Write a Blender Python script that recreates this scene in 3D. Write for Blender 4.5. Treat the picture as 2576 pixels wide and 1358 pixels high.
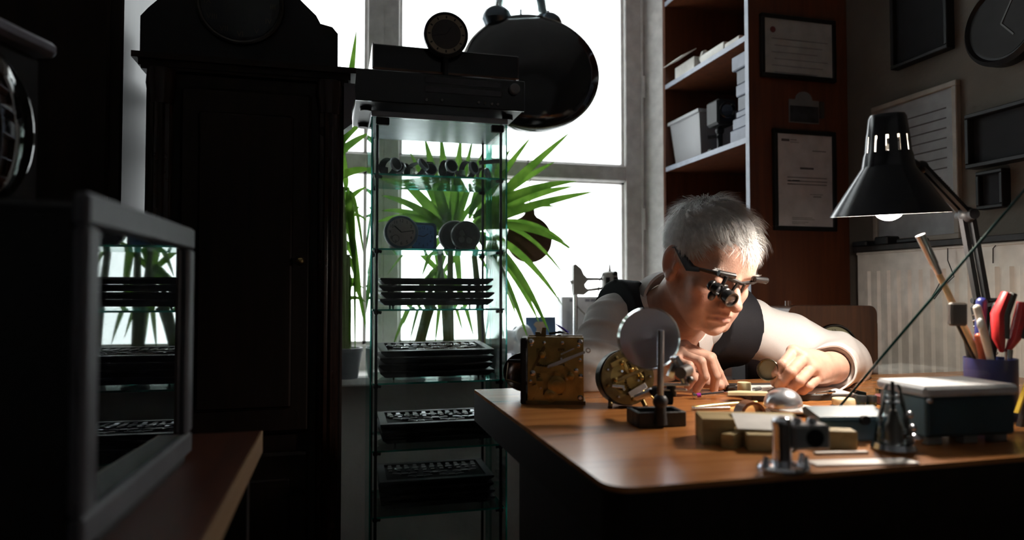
import bpy, bmesh, math, random
import numpy as np
from mathutils import Vector, Matrix
random.seed(7)
rng = np.random.default_rng(7)
S = bpy.context.scene
COL = S.collection
for o in list(bpy.data.objects): bpy.data.objects.remove(o)

# ---------------------------------------------------------------- camera
W, H, FP, CH = 2576., 1358., 1700., .95
YAW, PIT = math.radians(14.45), math.atan(51 / 1700)
FW = Vector((math.sin(YAW) * math.cos(PIT), math.cos(YAW) * math.cos(PIT), math.sin(PIT)))
RT = Vector((math.cos(YAW), -math.sin(YAW), 0)); UP = RT.cross(FW)
CAM = Vector((0, 0, CH))
cd = bpy.data.cameras.new('camera'); cam = bpy.data.objects.new('camera', cd); COL.objects.link(cam)
cd.sensor_width = 36; cd.lens = FP / W * 36; cd.clip_start = .02
cam.matrix_world = Matrix((RT, UP, -FW)).transposed().to_4x4(); cam.location = CAM
cd.dof.use_dof = True; cd.dof.focus_distance = 1.5; cd.dof.aperture_fstop = 2.6
S.camera = cam
def ray(x, y): return FW + RT * ((x - W / 2) / FP) - UP * ((y - H / 2) / FP)
def at(x, y, d): return CAM + ray(x, y) * d
def onx(x, y, X): r = ray(x, y); return CAM + r * (X / r.x)
def ony(x, y, Y): r = ray(x, y); return CAM + r * (Y / r.y)
def onz(x, y, Z): r = ray(x, y); return CAM + r * ((Z - CH) / r.z)

# ---------------------------------------------------------------- world (bright overcast sky) and exposure
w = bpy.data.worlds.new('overcast'); S.world = w; w.use_nodes = True
bg = w.node_tree.nodes['Background']; bg.inputs[0].default_value = (.93, .975, 1.0, 1); bg.inputs[1].default_value = 6.5
S.view_settings.view_transform = 'Standard'; S.view_settings.look = 'None'
S.view_settings.exposure = 0.0; S.view_settings.gamma = 1.0; S.view_settings.use_curve_mapping = False
try:
    S.cycles.transparent_max_bounces = 40; S.cycles.max_bounces = 12; S.cycles.diffuse_bounces = 5
except Exception: pass

# ---------------------------------------------------------------- materials
MATS = {}
def mk(name, col, rough=.5, metal=0., var=.12, scale=25., bump=0., spec=.5, bscale=None, coat=0., emit=None, stretch=None, sub=0., trans=0., alpha=None):
    if name in MATS: return MATS[name]
    m = bpy.data.materials.new(name); m.use_nodes = True; MATS[name] = m
    nt = m.node_tree; b = nt.nodes['Principled BSDF']
    tc = nt.nodes.new('ShaderNodeTexCoord'); mp = nt.nodes.new('ShaderNodeMapping')
    nt.links.new(tc.outputs['Object'], mp.inputs[0])
    if stretch: mp.inputs['Scale'].default_value = stretch
    n = nt.nodes.new('ShaderNodeTexNoise'); n.inputs['Scale'].default_value = scale; n.inputs['Detail'].default_value = 4
    nt.links.new(mp.outputs[0], n.inputs['Vector'])
    r = nt.nodes.new('ShaderNodeValToRGB'); r.color_ramp.elements[0].position = .3; r.color_ramp.elements[1].position = .7
    r.color_ramp.elements[0].color = (*[c * (1 - var) for c in col], 1); r.color_ramp.elements[1].color = (*[min(1, c * (1 + var)) for c in col], 1)
    nt.links.new(n.outputs['Fac'], r.inputs[0]); nt.links.new(r.outputs[0], b.inputs['Base Color'])
    b.inputs['Roughness'].default_value = rough; b.inputs['Metallic'].default_value = metal
    b.inputs['Specular IOR Level'].default_value = spec; b.inputs['Coat Weight'].default_value = coat
    if sub: b.inputs['Subsurface Weight'].default_value = sub; b.inputs['Subsurface Radius'].default_value = (.008, .003, .0015); b.inputs['Subsurface Scale'].default_value = 1
    if trans: b.inputs['Transmission Weight'].default_value = trans
    if emit: b.inputs['Emission Color'].default_value = (*emit[:3], 1); b.inputs['Emission Strength'].default_value = emit[3]
    if bump:
        n2 = nt.nodes.new('ShaderNodeTexNoise'); n2.inputs['Scale'].default_value = bscale or scale * 3; n2.inputs['Detail'].default_value = 5
        nt.links.new(mp.outputs[0], n2.inputs['Vector'])
        bp = nt.nodes.new('ShaderNodeBump'); bp.inputs['Strength'].default_value = bump; bp.inputs['Distance'].default_value = .01
        nt.links.new(n2.outputs['Fac'], bp.inputs['Height']); nt.links.new(bp.outputs[0], b.inputs['Normal'])
    return m
def glass(name, tint, refl=1.0, rough=.0, ior=1.5):
    m = bpy.data.materials.new(name); m.use_nodes = True; MATS[name] = m; nt = m.node_tree; nt.nodes.clear()
    o = nt.nodes.new('ShaderNodeOutputMaterial'); mx = nt.nodes.new('ShaderNodeMixShader'); t = nt.nodes.new('ShaderNodeBsdfTransparent')
    g = nt.nodes.new('ShaderNodeBsdfGlossy'); g.inputs['Roughness'].default_value = rough; g.inputs['Color'].default_value = (.95, 1, .98, 1)
    fr = nt.nodes.new('ShaderNodeFresnel'); fr.inputs['IOR'].default_value = ior
    n = nt.nodes.new('ShaderNodeTexNoise'); n.inputs['Scale'].default_value = 6
    r = nt.nodes.new('ShaderNodeValToRGB'); r.color_ramp.elements[0].color = (*[c * .985 for c in tint], 1); r.color_ramp.elements[1].color = (*tint, 1)
    nt.links.new(n.outputs['Fac'], r.inputs[0]); nt.links.new(r.outputs[0], t.inputs[0])
    mu = nt.nodes.new('ShaderNodeMath'); mu.operation = 'MULTIPLY'; mu.inputs[1].default_value = refl; mu.use_clamp = True
    nt.links.new(fr.outputs[0], mu.inputs[0]); nt.links.new(mu.outputs[0], mx.inputs[0])
    nt.links.new(t.outputs[0], mx.inputs[1]); nt.links.new(g.outputs[0], mx.inputs[2]); nt.links.new(mx.outputs[0], o.inputs[0])
    return m
def translucent(name, c1, c2, tr=.55, scale=12, stretch=(1, 1, 1), rough=.4):
    m = bpy.data.materials.new(name); m.use_nodes = True; MATS[name] = m; nt = m.node_tree; nt.nodes.clear()
    o = nt.nodes.new('ShaderNodeOutputMaterial'); d = nt.nodes.new('ShaderNodeBsdfPrincipled'); d.inputs['Roughness'].default_value = rough
    t = nt.nodes.new('ShaderNodeBsdfTranslucent'); mx = nt.nodes.new('ShaderNodeMixShader'); mx.inputs[0].default_value = tr
    tc = nt.nodes.new('ShaderNodeTexCoord'); mp = nt.nodes.new('ShaderNodeMapping'); mp.inputs['Scale'].default_value = stretch
    n = nt.nodes.new('ShaderNodeTexNoise'); n.inputs['Scale'].default_value = scale
    r = nt.nodes.new('ShaderNodeValToRGB'); r.color_ramp.elements[0].position = .35; r.color_ramp.elements[1].position = .65
    r.color_ramp.elements[0].color = (*c1, 1); r.color_ramp.elements[1].color = (*c2, 1)
    nt.links.new(tc.outputs['Object'], mp.inputs[0]); nt.links.new(mp.outputs[0], n.inputs['Vector']); nt.links.new(n.outputs['Fac'], r.inputs[0])
    nt.links.new(r.outputs[0], d.inputs['Base Color']); nt.links.new(r.outputs[0], t.inputs['Color'])
    nt.links.new(d.outputs[0], mx.inputs[1]); nt.links.new(t.outputs[0], mx.inputs[2]); nt.links.new(mx.outputs[0], o.inputs[0])
    return m
def wood(name, c1, c2, rough=.35, axis=0, scale=3., coat=.0, spec=.5):
    m = mk(name, c1, rough, 0, 0, 1, coat=coat, spec=spec); nt = m.node_tree
    r = [n for n in nt.nodes if n.type == 'VALTORGB'][0]; n = [n for n in nt.nodes if n.type == 'TEX_NOISE'][0]; mp = [n for n in nt.nodes if n.type == 'MAPPING'][0]
    st = [14., 14., 14.]; st[axis] = 1.; mp.inputs['Scale'].default_value = st
    n.inputs['Scale'].default_value = scale; n.inputs['Detail'].default_value = 6; n.inputs['Distortion'].default_value = .6
    r.color_ramp.elements[0].color = (*c1, 1); r.color_ramp.elements[1].color = (*c2, 1)
    return m

BLACK = mk('black_plastic', (.010, .010, .011), .5, spec=.3)
BLACKG = mk('black_gloss', (.008, .009, .011), .12)
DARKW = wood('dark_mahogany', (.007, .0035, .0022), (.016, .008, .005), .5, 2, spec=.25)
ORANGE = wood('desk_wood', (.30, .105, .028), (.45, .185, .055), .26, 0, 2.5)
EDGE = wood('pale_edge_wood', (.22, .13, .07), (.30, .19, .11), .4, 1)
BOOKW = wood('bookcase_veneer', (.085, .021, .007), (.15, .042, .013), .5, 2, 3)
BOOKE = mk('bookcase_edge_band', (.36, .39, .47), .5)
BROWNW = wood('walnut', (.045, .016, .007), (.10, .038, .015), .35, 2, 4)
OLIVEW = wood('pale_block_wood', (.30, .22, .09), (.45, .34, .15), .55, 0, 5)
WHITEP = mk('white_paint', (.90, .86, .84), .45, bump=.05)
PLASTER = mk('plaster', (.55, .51, .48), .9, bump=.25, scale=6, bscale=40)
PLASTERL = mk('pale_plaster', (.60, .60, .60), .9, bump=.15, scale=6, bscale=40)
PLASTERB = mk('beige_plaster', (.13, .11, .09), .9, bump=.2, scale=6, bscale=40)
FLOORM = wood('floor_boards', (.03, .018, .01), (.06, .035, .02), .5, 1, 3)
STEEL = mk('steel', (.62, .62, .63), .25, 1)
CHROME = mk('chrome', (.75, .76, .80), .08, 1, var=.03)
ALU = mk('brushed_aluminium', (.55, .56, .60), .35, 1)
BRASS = mk('brass', (.42, .29, .10), .33, 1, var=.25, scale=40)
BRASSD = mk('aged_brass', (.20, .14, .06), .4, 1, var=.3, scale=40)
GREYM = mk('grey_frame', (.075, .075, .09), .5)
WINGLASS = glass('window_glass', (.985, .99, .985), .6)
CABGLASS = glass('cabinet_glass', (.955, .978, .972), .9)
CLEAR = glass('clear_plastic', (.93, .94, .94), 1.1, .06)
LENS = glass('lens_glass', (.80, .82, .86), 1.2, .03)
GREEN_EDGE = mk('green_glass_edge', (.02, .34, .27), .15, trans=.25, spec=.6)
PAPER = mk('paper', (.72, .70, .66), .8)
INK = mk('printed_ink', (.10, .09, .09), .8)
CREAM = mk('cream_plastic', (.75, .68, .42), .5)
LEAF = translucent('leaf', (.045, .115, .012), (.10, .20, .025), .5, 20, (1, 1, 1))
STEM = mk('plant_stem', (.12, .15, .05), .7, bump=.3)

# ---------------------------------------------------------------- mesh builder
def frame(o, x=None, y=None, z=None):
    o = Vector(o)
    if z is not None and x is None:
        z = Vector(z).normalized(); t = Vector((1, 0, 0)) if abs(z.x) < .8 else Vector((0, 1, 0))
        y_ = z.cross(t).normalized(); x = y_.cross(z); y = y_
    elif z is not None and x is not None:
        z = Vector(z).normalized(); x = Vector(x); x = (x - z * x.dot(z)).normalized(); y = z.cross(x)
    elif x is not None and y is not None:
        x = Vector(x).normalized(); y = Vector(y); y = (y - x * x.dot(y)).normalized(); z = x.cross(y)
    M = Matrix((x, y, z)).transposed().to_4x4(); M.translation = o
    return M
def T(x, y, z): return Matrix.Translation((x, y, z))
def RX(a): return Matrix.Rotation(math.radians(a), 4, 'X')
def RY(a): return Matrix.Rotation(math.radians(a), 4, 'Y')
def RZ(a): return Matrix.Rotation(math.radians(a), 4, 'Z')
def SC(x, y, z): return Matrix.Diagonal((x, y, z, 1))
_bev = {}
class MB:
    def __init__(s): s.v = []; s.f = []; s.mi = []; s.k = 0
    def add(s, vs, fs, M=None):
        n = len(s.v)
        s.v += [tuple(M @ Vector(v)) for v in vs] if M is not None else [tuple(v) for v in vs]
        s.f += [tuple(i + n for i in f) for f in fs]; s.mi += [s.k] * len(fs); return s
    def m(s, k): s.k = k; return s
    def box(s, c, d, M=None, bev=0., seg=1):
        hx, hy, hz = d[0] / 2, d[1] / 2, d[2] / 2
        if bev <= 0:
            vs = [(c[0] + a * hx, c[1] + b * hy, c[2] + e * hz) for a in (-1, 1) for b in (-1, 1) for e in (-1, 1)]
            fs = [(0, 1, 3, 2), (4, 6, 7, 5), (0, 4, 5, 1), (2, 3, 7, 6), (0, 2, 6, 4), (1, 5, 7, 3)]
        else:
            bm = bmesh.new(); bmesh.ops.create_cube(bm, size=1)
            for v in bm.verts: v.co = Vector((v.co.x * d[0] + c[0], v.co.y * d[1] + c[1], v.co.z * d[2] + c[2]))
            bmesh.ops.bevel(bm, geom=bm.edges[:], offset=bev, segments=seg, affect='EDGES', profile=.5)
            bm.verts.index_update(); vs = [tuple(v.co) for v in bm.verts]; fs = [tuple(v.index for v in f.verts) for f in bm.faces]; bm.free()
        return s.add(vs, fs, M)
    def bx(s, x0, x1, y0, y1, z0, z1, bev=0., M=None):
        return s.box(((x0 + x1) / 2, (y0 + y1) / 2, (z0 + z1) / 2), (abs(x1 - x0), abs(y1 - y0), abs(z1 - z0)), M, bev)
    def lathe(s, prof, n=24, M=None, closed=False):
        vs = []; fs = []
        for r, z in prof:
            for i in range(n):
                a = 2 * math.pi * i / n; vs.append((r * math.cos(a), r * math.sin(a), z))
        L = len(prof)
        for j in range(L if closed else L - 1):
            for i in range(n):
                a, b = j * n + i, j * n + (i + 1) % n; c, d = ((j + 1) % L) * n + (i + 1) % n, ((j + 1) % L) * n + i
                fs.append((a, b, c, d))
        if not closed:
            if prof[0][0] > 1e-6: fs.append(tuple(range(n - 1, -1, -1)))
            if prof[-1][0] > 1e-6: fs.append(tuple((L - 1) * n + i for i in range(n)))
        return s.add(vs, fs, M)
    def cyl(s, p0, p1, r0, r1=None, n=14):
        p0, p1 = Vector(p0), Vector(p1); r1 = r0 if r1 is None else r1; l = (p1 - p0).length
        return s.lathe([(r0, 0), (r1, l)], n, frame(p0, z=p1 - p0))
    def ell(s, c, r, M=None, nu=18, nv=12):
        if not hasattr(r, '__len__'): r = (r, r, r)
        prof = [(max(1e-7, math.sin(math.pi * i / nv)), -math.cos(math.pi * i / nv)) for i in range(nv + 1)]
        B = T(*c) @ SC(*r)
        return s.lathe(prof, nu, (M @ B) if M is not None else B)
    def tube(s, pts, r, n=8, closed=False, flat=1.):
        pts = [Vector(p) for p in pts]; N = len(pts); rs = r if hasattr(r, '__len__') else [r] * N
        vs = []; fs = []; up = None
        for i, p in enumerate(pts):
            if closed: t = pts[(i + 1) % N] - pts[i - 1]
            else: t = pts[min(N - 1, i + 1)] - pts[max(0, i - 1)]
            t.normalize()
            if up is None: up = t.orthogonal().normalized()
            up = (up - t * up.dot(t)).normalized(); b = t.cross(up)
            for k in range(n):
                a = 2 * math.pi * k / n; vs.append(p + (up * math.cos(a) + b * math.sin(a) * flat) * rs[i])
        for i in range(N if closed else N - 1):
            for k in range(n):
                j = (i + 1) % N; fs.append((i * n + k, i * n + (k + 1) % n, j * n + (k + 1) % n, j * n + k))
        if not closed: fs.append(tuple(range(n - 1, -1, -1))); fs.append(tuple((N - 1) * n + k for k in range(n)))
        return s.add(vs, fs)
    def prism(s, pts, z0, z1, M=None):
        n = len(pts); vs = [(x, y, z0) for x, y in pts] + [(x, y, z1) for x, y in pts]
        fs = [tuple(range(n - 1, -1, -1)), tuple(range(n, 2 * n))] + [(i, (i + 1) % n, n + (i + 1) % n, n + i) for i in range(n)]
        return s.add(vs, fs, M)
    def torus(s, R, r, M=None, nu=32, nv=8, flat=1.):
        return s.lathe([(R + r * math.cos(2 * math.pi * k / nv), flat * r * math.sin(2 * math.pi * k / nv)) for k in range(nv)], nu, M, True)
    def text(s, txt, size, M):
        cu = bpy.data.curves.new('t', 'FONT'); cu.body = txt; cu.size = size; cu.align_x = 'CENTER'; cu.align_y = 'CENTER'
        ob = bpy.data.objects.new('t', cu); COL.objects.link(ob)
        me = bpy.data.meshes.new_from_object(ob.evaluated_get(bpy.context.evaluated_depsgraph_get()))
        s.add([v.co.copy() for v in me.vertices], [tuple(p.vertices) for p in me.polygons], M)
        bpy.data.objects.remove(ob); bpy.data.curves.remove(cu); bpy.data.meshes.remove(me); return s
    def build(s, name, mat, parent=None, world=True, smooth=35., fix=True):
        me = bpy.data.meshes.new(name); me.from_pydata(s.v, [], s.f)
        mats = mat if isinstance(mat, (list, tuple)) else [mat]
        for m in mats: me.materials.append(m)
        if len(mats) > 1: me.polygons.foreach_set('material_index', s.mi)
        if fix:
            bm = bmesh.new(); bm.from_mesh(me); bmesh.ops.recalc_face_normals(bm, faces=bm.faces[:]); bm.to_mesh(me); bm.free()
        if smooth: me.shade_smooth(); me.set_sharp_from_angle(angle=math.radians(smooth))
        o = bpy.data.objects.new(name, me); COL.objects.link(o)
        if parent is not None:
            o.parent = parent
            if world: o.matrix_parent_inverse = worldmat(parent).inverted()
        return o
def worldmat(o):
    m = o.matrix_basis.copy()
    while o.parent is not None:
        m = o.parent.matrix_basis @ o.matrix_parent_inverse @ m; o = o.parent
    return m
def thing(name, label, cat, loc=(0, 0, 0), rotz=0., group=None, M=None):
    o = bpy.data.objects.new(name, None); COL.objects.link(o); o.empty_display_size = .05
    if M is not None: o.matrix_basis = M
    else: o.location = loc; o.rotation_euler = (0, 0, math.radians(rotz))
    return tag(o, label, cat, group)
def tag(o, label, cat, group=None):
    o['label'] = label; o['category'] = cat
    if group: o['group'] = group
    return o
def struct(o, label=None, cat=None):
    o['kind'] = 'structure'
    if label: o['label'] = label
    if cat: o['category'] = cat
    return o
def dup(root, M, label=None, group=None):
    r = root.copy(); COL.objects.link(r); r.matrix_basis = M
    if label: r['label'] = label
    if group: r['group'] = group
    for ch in list(root.children):
        c = ch.copy(); COL.objects.link(c); c.parent = r
        for g in list(ch.children):
            d = g.copy(); COL.objects.link(d); d.parent = c
    return r
def arc(c, R, a0, a1, n, ax=(1, 0, 0), ay=(0, 0, 1)):
    c, ax, ay = Vector(c), Vector(ax), Vector(ay)
    return [c + ax * (R * math.cos(math.radians(a0 + (a1 - a0) * i / n))) + ay * (R * math.sin(math.radians(a0 + (a1 - a0) * i / n))) for i in range(n + 1)]
def bez(p0, p1, p2, n=8):
    p0, p1, p2 = Vector(p0), Vector(p1), Vector(p2)
    return [p0 * (1 - t) ** 2 + p1 * 2 * t * (1 - t) + p2 * t * t for t in [i / n for i in range(n + 1)]]
# ================================================================ the room
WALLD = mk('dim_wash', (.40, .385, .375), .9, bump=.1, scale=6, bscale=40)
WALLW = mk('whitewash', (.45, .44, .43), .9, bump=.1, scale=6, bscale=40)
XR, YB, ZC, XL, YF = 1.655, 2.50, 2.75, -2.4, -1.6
YW = 2.60                                   # window plane
SILL = .640
struct(MB().bx(XL, XR, YF, YB, -.05, 0).build('floor', FLOORM), 'dark wooden floor of the workshop', 'floor')
struct(MB().bx(XL - .1, XR + .1, YF - .1, YB + .25, ZC, ZC + .1).build('ceiling', WALLW), 'plain pale ceiling', 'ceiling')
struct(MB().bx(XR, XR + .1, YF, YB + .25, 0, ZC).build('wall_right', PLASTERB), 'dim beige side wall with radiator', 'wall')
struct(MB().bx(XL - .1, XL, YF, YB + .25, 0, ZC).build('wall_left', WALLD), 'dim beige side wall', 'wall')
struct(MB().bx(XL, XR, YF - .1, YF, 0, ZC).build('wall_front', WALLD), 'dim beige wall', 'wall')
wx0 = ony(925, 0, YW).x; wx1 = ony(1005, 0, YW).x; wxm = (wx0 + wx1) / 2; wxr = ony(1566, 300, YW).x; wxe = ony(1612, 300, YW).x
WTOP = 2.45; WL = -.9
m = MB().bx(XL, XR, YB, YB + .25, 0, SILL - .03).bx(XL, XR, YB, YB + .25, WTOP, ZC).bx(XL, WL, YB, YB + .25, SILL - .03, WTOP)
xs = ony(1669, 300, YB).x
m.prism([(wxe + .006, YW + .15), (wxe + .006, YW - .02), (xs + .006, YB), (XR, YB), (XR, YW + .15)], SILL - .03, WTOP)
struct(m.build('wall_back', [PLASTER]), 'grey plastered window wall', 'wall')
struct(MB().prism([(wxe, YW + .1), (wxe, YW - .02), (xs, YB - .001), (xs + .02, YB - .001), (xs + .0055, YB), (wxe + .0055, YW - .02), (wxe + .0055, YW + .1)], SILL - .03, WTOP).build('trim_3', WHITEP), 'white splayed window reveal beside the bookcase', 'reveal')
def window(name, x0, x1, sl, sr, zt, label):
    """casement with lower and upper light; sl/sr stile widths"""
    z0, z1 = SILL, WTOP; zb = ony(880, 866, YW).z
    f = MB().bx(x0, x0 + sl, YW - .03, YW + .04, z0, z1, .004).bx(x1 - sr, x1, YW - .03, YW + .04, z0, z1, .004)
    f.bx(x0 + sl, x1 - sr, YW - .03, YW + .04, z0, zb, .004).bx(x0 + sl, x1 - sr, YW - .03, YW + .04, z1 - .07, z1, .004)
    f.bx(x0 + sl, x1 - sr, YW - .035, YW + .04, zt - .034, zt + .034, .006)
    o = struct(f.build(name, WHITEP), label, 'window')
    g = MB()
    for a, b in ((zb, zt - .03), (zt + .03, z1 - .07)):      # glazing beads
        for q in (x0 + sl + .006, x1 - sr - .006): g.bx(q - .006, q + .006, YW - .012, YW + .01, a, b)
        for q in (a + .006, b - .006): g.bx(x0 + sl, x1 - sr, YW - .012, YW + .01, q - .006, q + .006)
    g.build('glazing_bead', WHITEP, o)
    MB().bx(x0 + sl, x1 - sr, YW + .008, YW + .012, zb, zt - .03).build('pane', WINGLASS, o)
    MB().bx(x0 + sl, x1 - sr, YW + .008, YW + .012, zt + .03, z1 - .07).build('pane', WINGLASS, o)
    return o
zt = ony(1420, 434, YW).z
w1 = window('window_1', wxm, wxe, wx1 - wxm, wxe - wxr, zt, 'white casement window beside the bookcase')
hb = MB()
for z in (1.2, 1.75): hb.cyl((wxe - .004, YW - .036, z), (wxe - .004, YW - .036, z + .09), .007)
hb.cyl((wxe - .010, YW - .036, .7), (wxe - .010, YW - .036, 2.3), .004, n=8)
hb.build('hinge_rod', WHITEP, w1)
window('window_2', -.9, wxm, .07, wxm - wx0, zt, 'white casement window behind the dark cabinets')
s0 = ony(900, 946, 2.385)
SILL = s0.z
struct(MB().bx(WL, 1.255, 2.385, YW - .03, SILL - .035, SILL, .006).build('trim_1', WHITEP), 'white window sill with plants on it', 'window sill')

# ================================================================ work desk
TZ = .75
DX0, DX1, DY0, DY1 = .268, 1.52, .640, 1.345
r = .03
out = [(DX1, DY0), (DX1, DY1), (DX0, DY1)] + [(DX0 + r - r * math.cos(a), DY0 + r - r * math.sin(a)) for a in [math.pi / 2 * i / 6 for i in range(7)]]
desk = thing('work_desk', 'orange-brown wooden watchmaker desk with thick dark-edged top', 'desk', (.9, 1., 0))
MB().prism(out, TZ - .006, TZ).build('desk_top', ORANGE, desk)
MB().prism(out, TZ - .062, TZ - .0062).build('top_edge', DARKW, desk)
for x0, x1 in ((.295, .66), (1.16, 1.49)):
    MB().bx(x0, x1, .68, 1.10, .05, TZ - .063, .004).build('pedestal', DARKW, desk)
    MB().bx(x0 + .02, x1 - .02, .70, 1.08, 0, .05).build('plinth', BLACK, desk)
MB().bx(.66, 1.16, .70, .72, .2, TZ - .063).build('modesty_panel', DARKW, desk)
for i in range(3): 
    d = MB().bx(.31, .645, 1.10, 1.115, .09 + i * .195, .275 + i * .195, .004).build('drawer', DARKW, desk)
    MB().cyl((.478, 1.115, .18 + i * .195), (.478, 1.135, .18 + i * .195), .012).build('knob', BRASSD, d)

# ================================================================ bookcase against the right wall
BX0, BY0, BY1 = 1.279, 1.90, 2.495
bk = thing('bookcase', 'tall reddish-brown bookcase with open shelves beside the window', 'bookcase', (1.46, 2.2, 0))
MB().bx(BX0, XR - .002, BY0, BY0 + .02, 0, 2.42).build('side_panel', BOOKW, bk)
MB().bx(BX0, XR - .002, BY1 - .02, BY1, 0, 2.42).build('side_panel', BOOKW, bk)
MB().bx(XR - .012, XR - .002, BY0 + .02, BY1 - .02, 0, 2.42).build('back_panel', BOOKW, bk)
MB().bx(BX0, XR - .002, BY0, BY1, 2.42, 2.44).build('top_panel', BOOKW, bk)
za, zb2 = onx(1760, 160, BX0).z, onx(1760, 389, BX0).z
SHZ = [.08, .42, .79, 1.12, zb2, za, 2.12]
for z in SHZ:
    sh = MB().bx(BX0 + .003, XR - .012, BY0 + .02, BY1 - .02, z - .018, z).build('shelf', BOOKW, bk)
    MB().bx(BX0, BX0 + .003, BY0 + .02, BY1 - .02, z - .018, z).build('edge_band', BOOKE, sh)
MB().bx(BX0 - .002, BX0, BY0, BY0 + .02, 0, 2.42).build('edge_band', BOOKE, bk)
for i, z in enumerate((.09, .43)):
    d = MB().bx(BX0 - .018, BX0 - .001, BY0 + .022, BY1 - .022, z, z + .325).build('cupboard_door', BOOKW, bk)
    MB().cyl((BX0 - .018, 2.0, z + .2), (BX0 - .04, 2.0, z + .2), .012).build('knob', BRASSD, d)

# ================================================================ left: tall dark furniture
WY0, WY1 = 1.45, 1.83
wr = ony(862, 700, WY0).x; wl = ony(352, 700, WY0).x; wt = ony(850, 168, WY0).z
wd = thing('longcase_cabinet', 'dark mahogany cabinet with fluted corner columns, clock standing on it', 'cabinet', ((wr + wl) / 2, 1.6, 0))
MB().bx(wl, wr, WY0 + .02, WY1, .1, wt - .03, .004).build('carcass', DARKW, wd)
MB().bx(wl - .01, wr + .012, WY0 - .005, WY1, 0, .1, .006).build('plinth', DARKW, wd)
prof = [(0, 0), (.008, .006), (.012, .018), (.022, .022), (.022, .03)]
c = MB()
for k in range(len(prof) - 1):
    e = prof[k + 1][0]; c.bx(wl - e, wr + e * 1.1, WY0 - e + .02, WY1, wt - .03 + prof[k][1], wt - .03 + prof[k + 1][1])
c.build('cornice', DARKW, wd)
for x in (wr - .03, wl + .03):
    col = MB(); n = 10
    pr = []
    for i in range(40):
        a = 2 * math.pi * i / 40; rr = .02 * (1 + .10 * math.cos(a * n)); pr.append((rr * math.cos(a), rr * math.sin(a)))
    col.prism(pr, .16, wt - .10, T(x, WY0 + .012, 0))
    col.lathe([(.026, .10), (.028, .13), (.022, .16)], 20, T(x, WY0 + .012, 0)).lathe([(.022, wt - .10), (.028, wt - .06), (.026, wt - .031)], 20, T(x, WY0 + .012, 0))
    col.build('column', mk('column_mahogany', (.018, .008, .005), .25, spec=.4), wd)
for z0, z1 in ((.14, .62), (.66, wt - .06)):
    d = MB().bx(wl + .065, wr - .065, WY0 + .006, WY0 + .022, z0, z1, .006).build('door', DARKW, wd)
    MB().bx(wl + .10, wr - .10, WY0, WY0 + .008, z0 + .05, z1 - .05, .005).build('raised_panel', DARKW, d)
    MB().ell((wr - .085, WY0 - .004, (z0 + z1) / 2), .009).build('knob', BRASSD, d)
# scrolled grey bracket below the cornice
b = MB().prism([(0, 0), (.022, 0), (.024, -.03), (.016, -.06), (.018, -.085), (.006, -.095), (0, -.10)], 0, .05, T(wr, WY0 + .06, wt - .03) @ RX(90))
b.build('bracket', mk('grey_bracket', (.10, .10, .12), .4), wd)
# clock on the cabinet
cy = WY0 + .05
def X_(px): return ony(px, 100, cy).x
def Z_(py): return ony(600, py, cy).z
mc = thing('mantel_clock', 'large black shouldered mantel clock on top of the dark cabinet', 'clock', (X_(600), cy + .08, wt))
ol = [(360, 168), (845, 168), (850, 150), (850, 62), (836, 46), (806, 40), (795, 20), (775, 2), (745, -25), (640, -150), (560, -150), (455, -25), (420, 2), (400, 14), (372, 40), (352, 62), (352, 150)]
MB().prism([(X_(x), Z_(y)) for x, y in ol], -.16, 0, T(0, cy, 0) @ RX(90)).build('case', BLACK, mc)
fm = frame((X_(605), cy - .001, Z_(12)), x=(1, 0, 0), z=(0, -1, 0))
MB().lathe([(.0, .0), (.078, .0), (.082, .004)], 40, fm).build('dial', mk('dark_dial', (.02, .022, .03), .3), mc)
bz = MB().torus(.083, .005, fm @ T(0, 0, .006), 48).build('bezel', mk('dark_bezel', (.05, .045, .04), .35, 1), mc)
MB().lathe([(.083, .004), (.07, .012), (.04, .017), (1e-6, .019)], 40, fm).build('glass', CLEAR, bz)
for h in range(12):
    a = math.radians(90 - h * 30 - 30); MB().text('I II III IV V VI VII VIII IX X XI XII'.split()[h], .016, fm @ T(.064 * math.cos(a), .064 * math.sin(a), .0045)).build('numeral', mk('faded_gilt', (.10, .08, .05), .5), mc)
# tall dark case further left
tl = ony(336, 40, 1.5).x
tc = thing('tall_case', 'very tall plain black cabinet beside the dark mahogany cabinet', 'cabinet', (tl - .3, 1.7, 0))
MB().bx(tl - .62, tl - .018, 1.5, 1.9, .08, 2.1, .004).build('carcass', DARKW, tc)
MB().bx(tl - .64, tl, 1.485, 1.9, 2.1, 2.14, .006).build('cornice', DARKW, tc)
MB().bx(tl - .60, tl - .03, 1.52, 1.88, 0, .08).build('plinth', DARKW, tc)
for x0, x1 in ((tl - .60, tl - .325), (tl - .315, tl - .04)):
    MB().bx(x0, x1, 1.488, 1.502, .12, 2.05, .004).build('door', DARKW, tc)
# left side table with the pale edge
LX = -.102; LY1 = 1.028
stb = thing('side_table', 'narrow reddish side table with pale wood edge, left of aisle', 'table', (-.22, .7, 0))
MB().bx(-.36, LX - .003, .15, LY1, TZ - .03, TZ).build('table_top', wood('side_table_wood', (.05, .014, .007), (.085, .024, .011), .4, 1), stb)
MB().bx(LX - .003, LX, .15, LY1, TZ - .03, TZ).build('edge_strip', EDGE, stb)
for x in (-.34, LX - .03):
    for y in (.18, LY1 - .03): MB().bx(x - .015, x + .015, y - .015, y + .015, 0, TZ - .03).build('leg', DARKW, stb)
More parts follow.
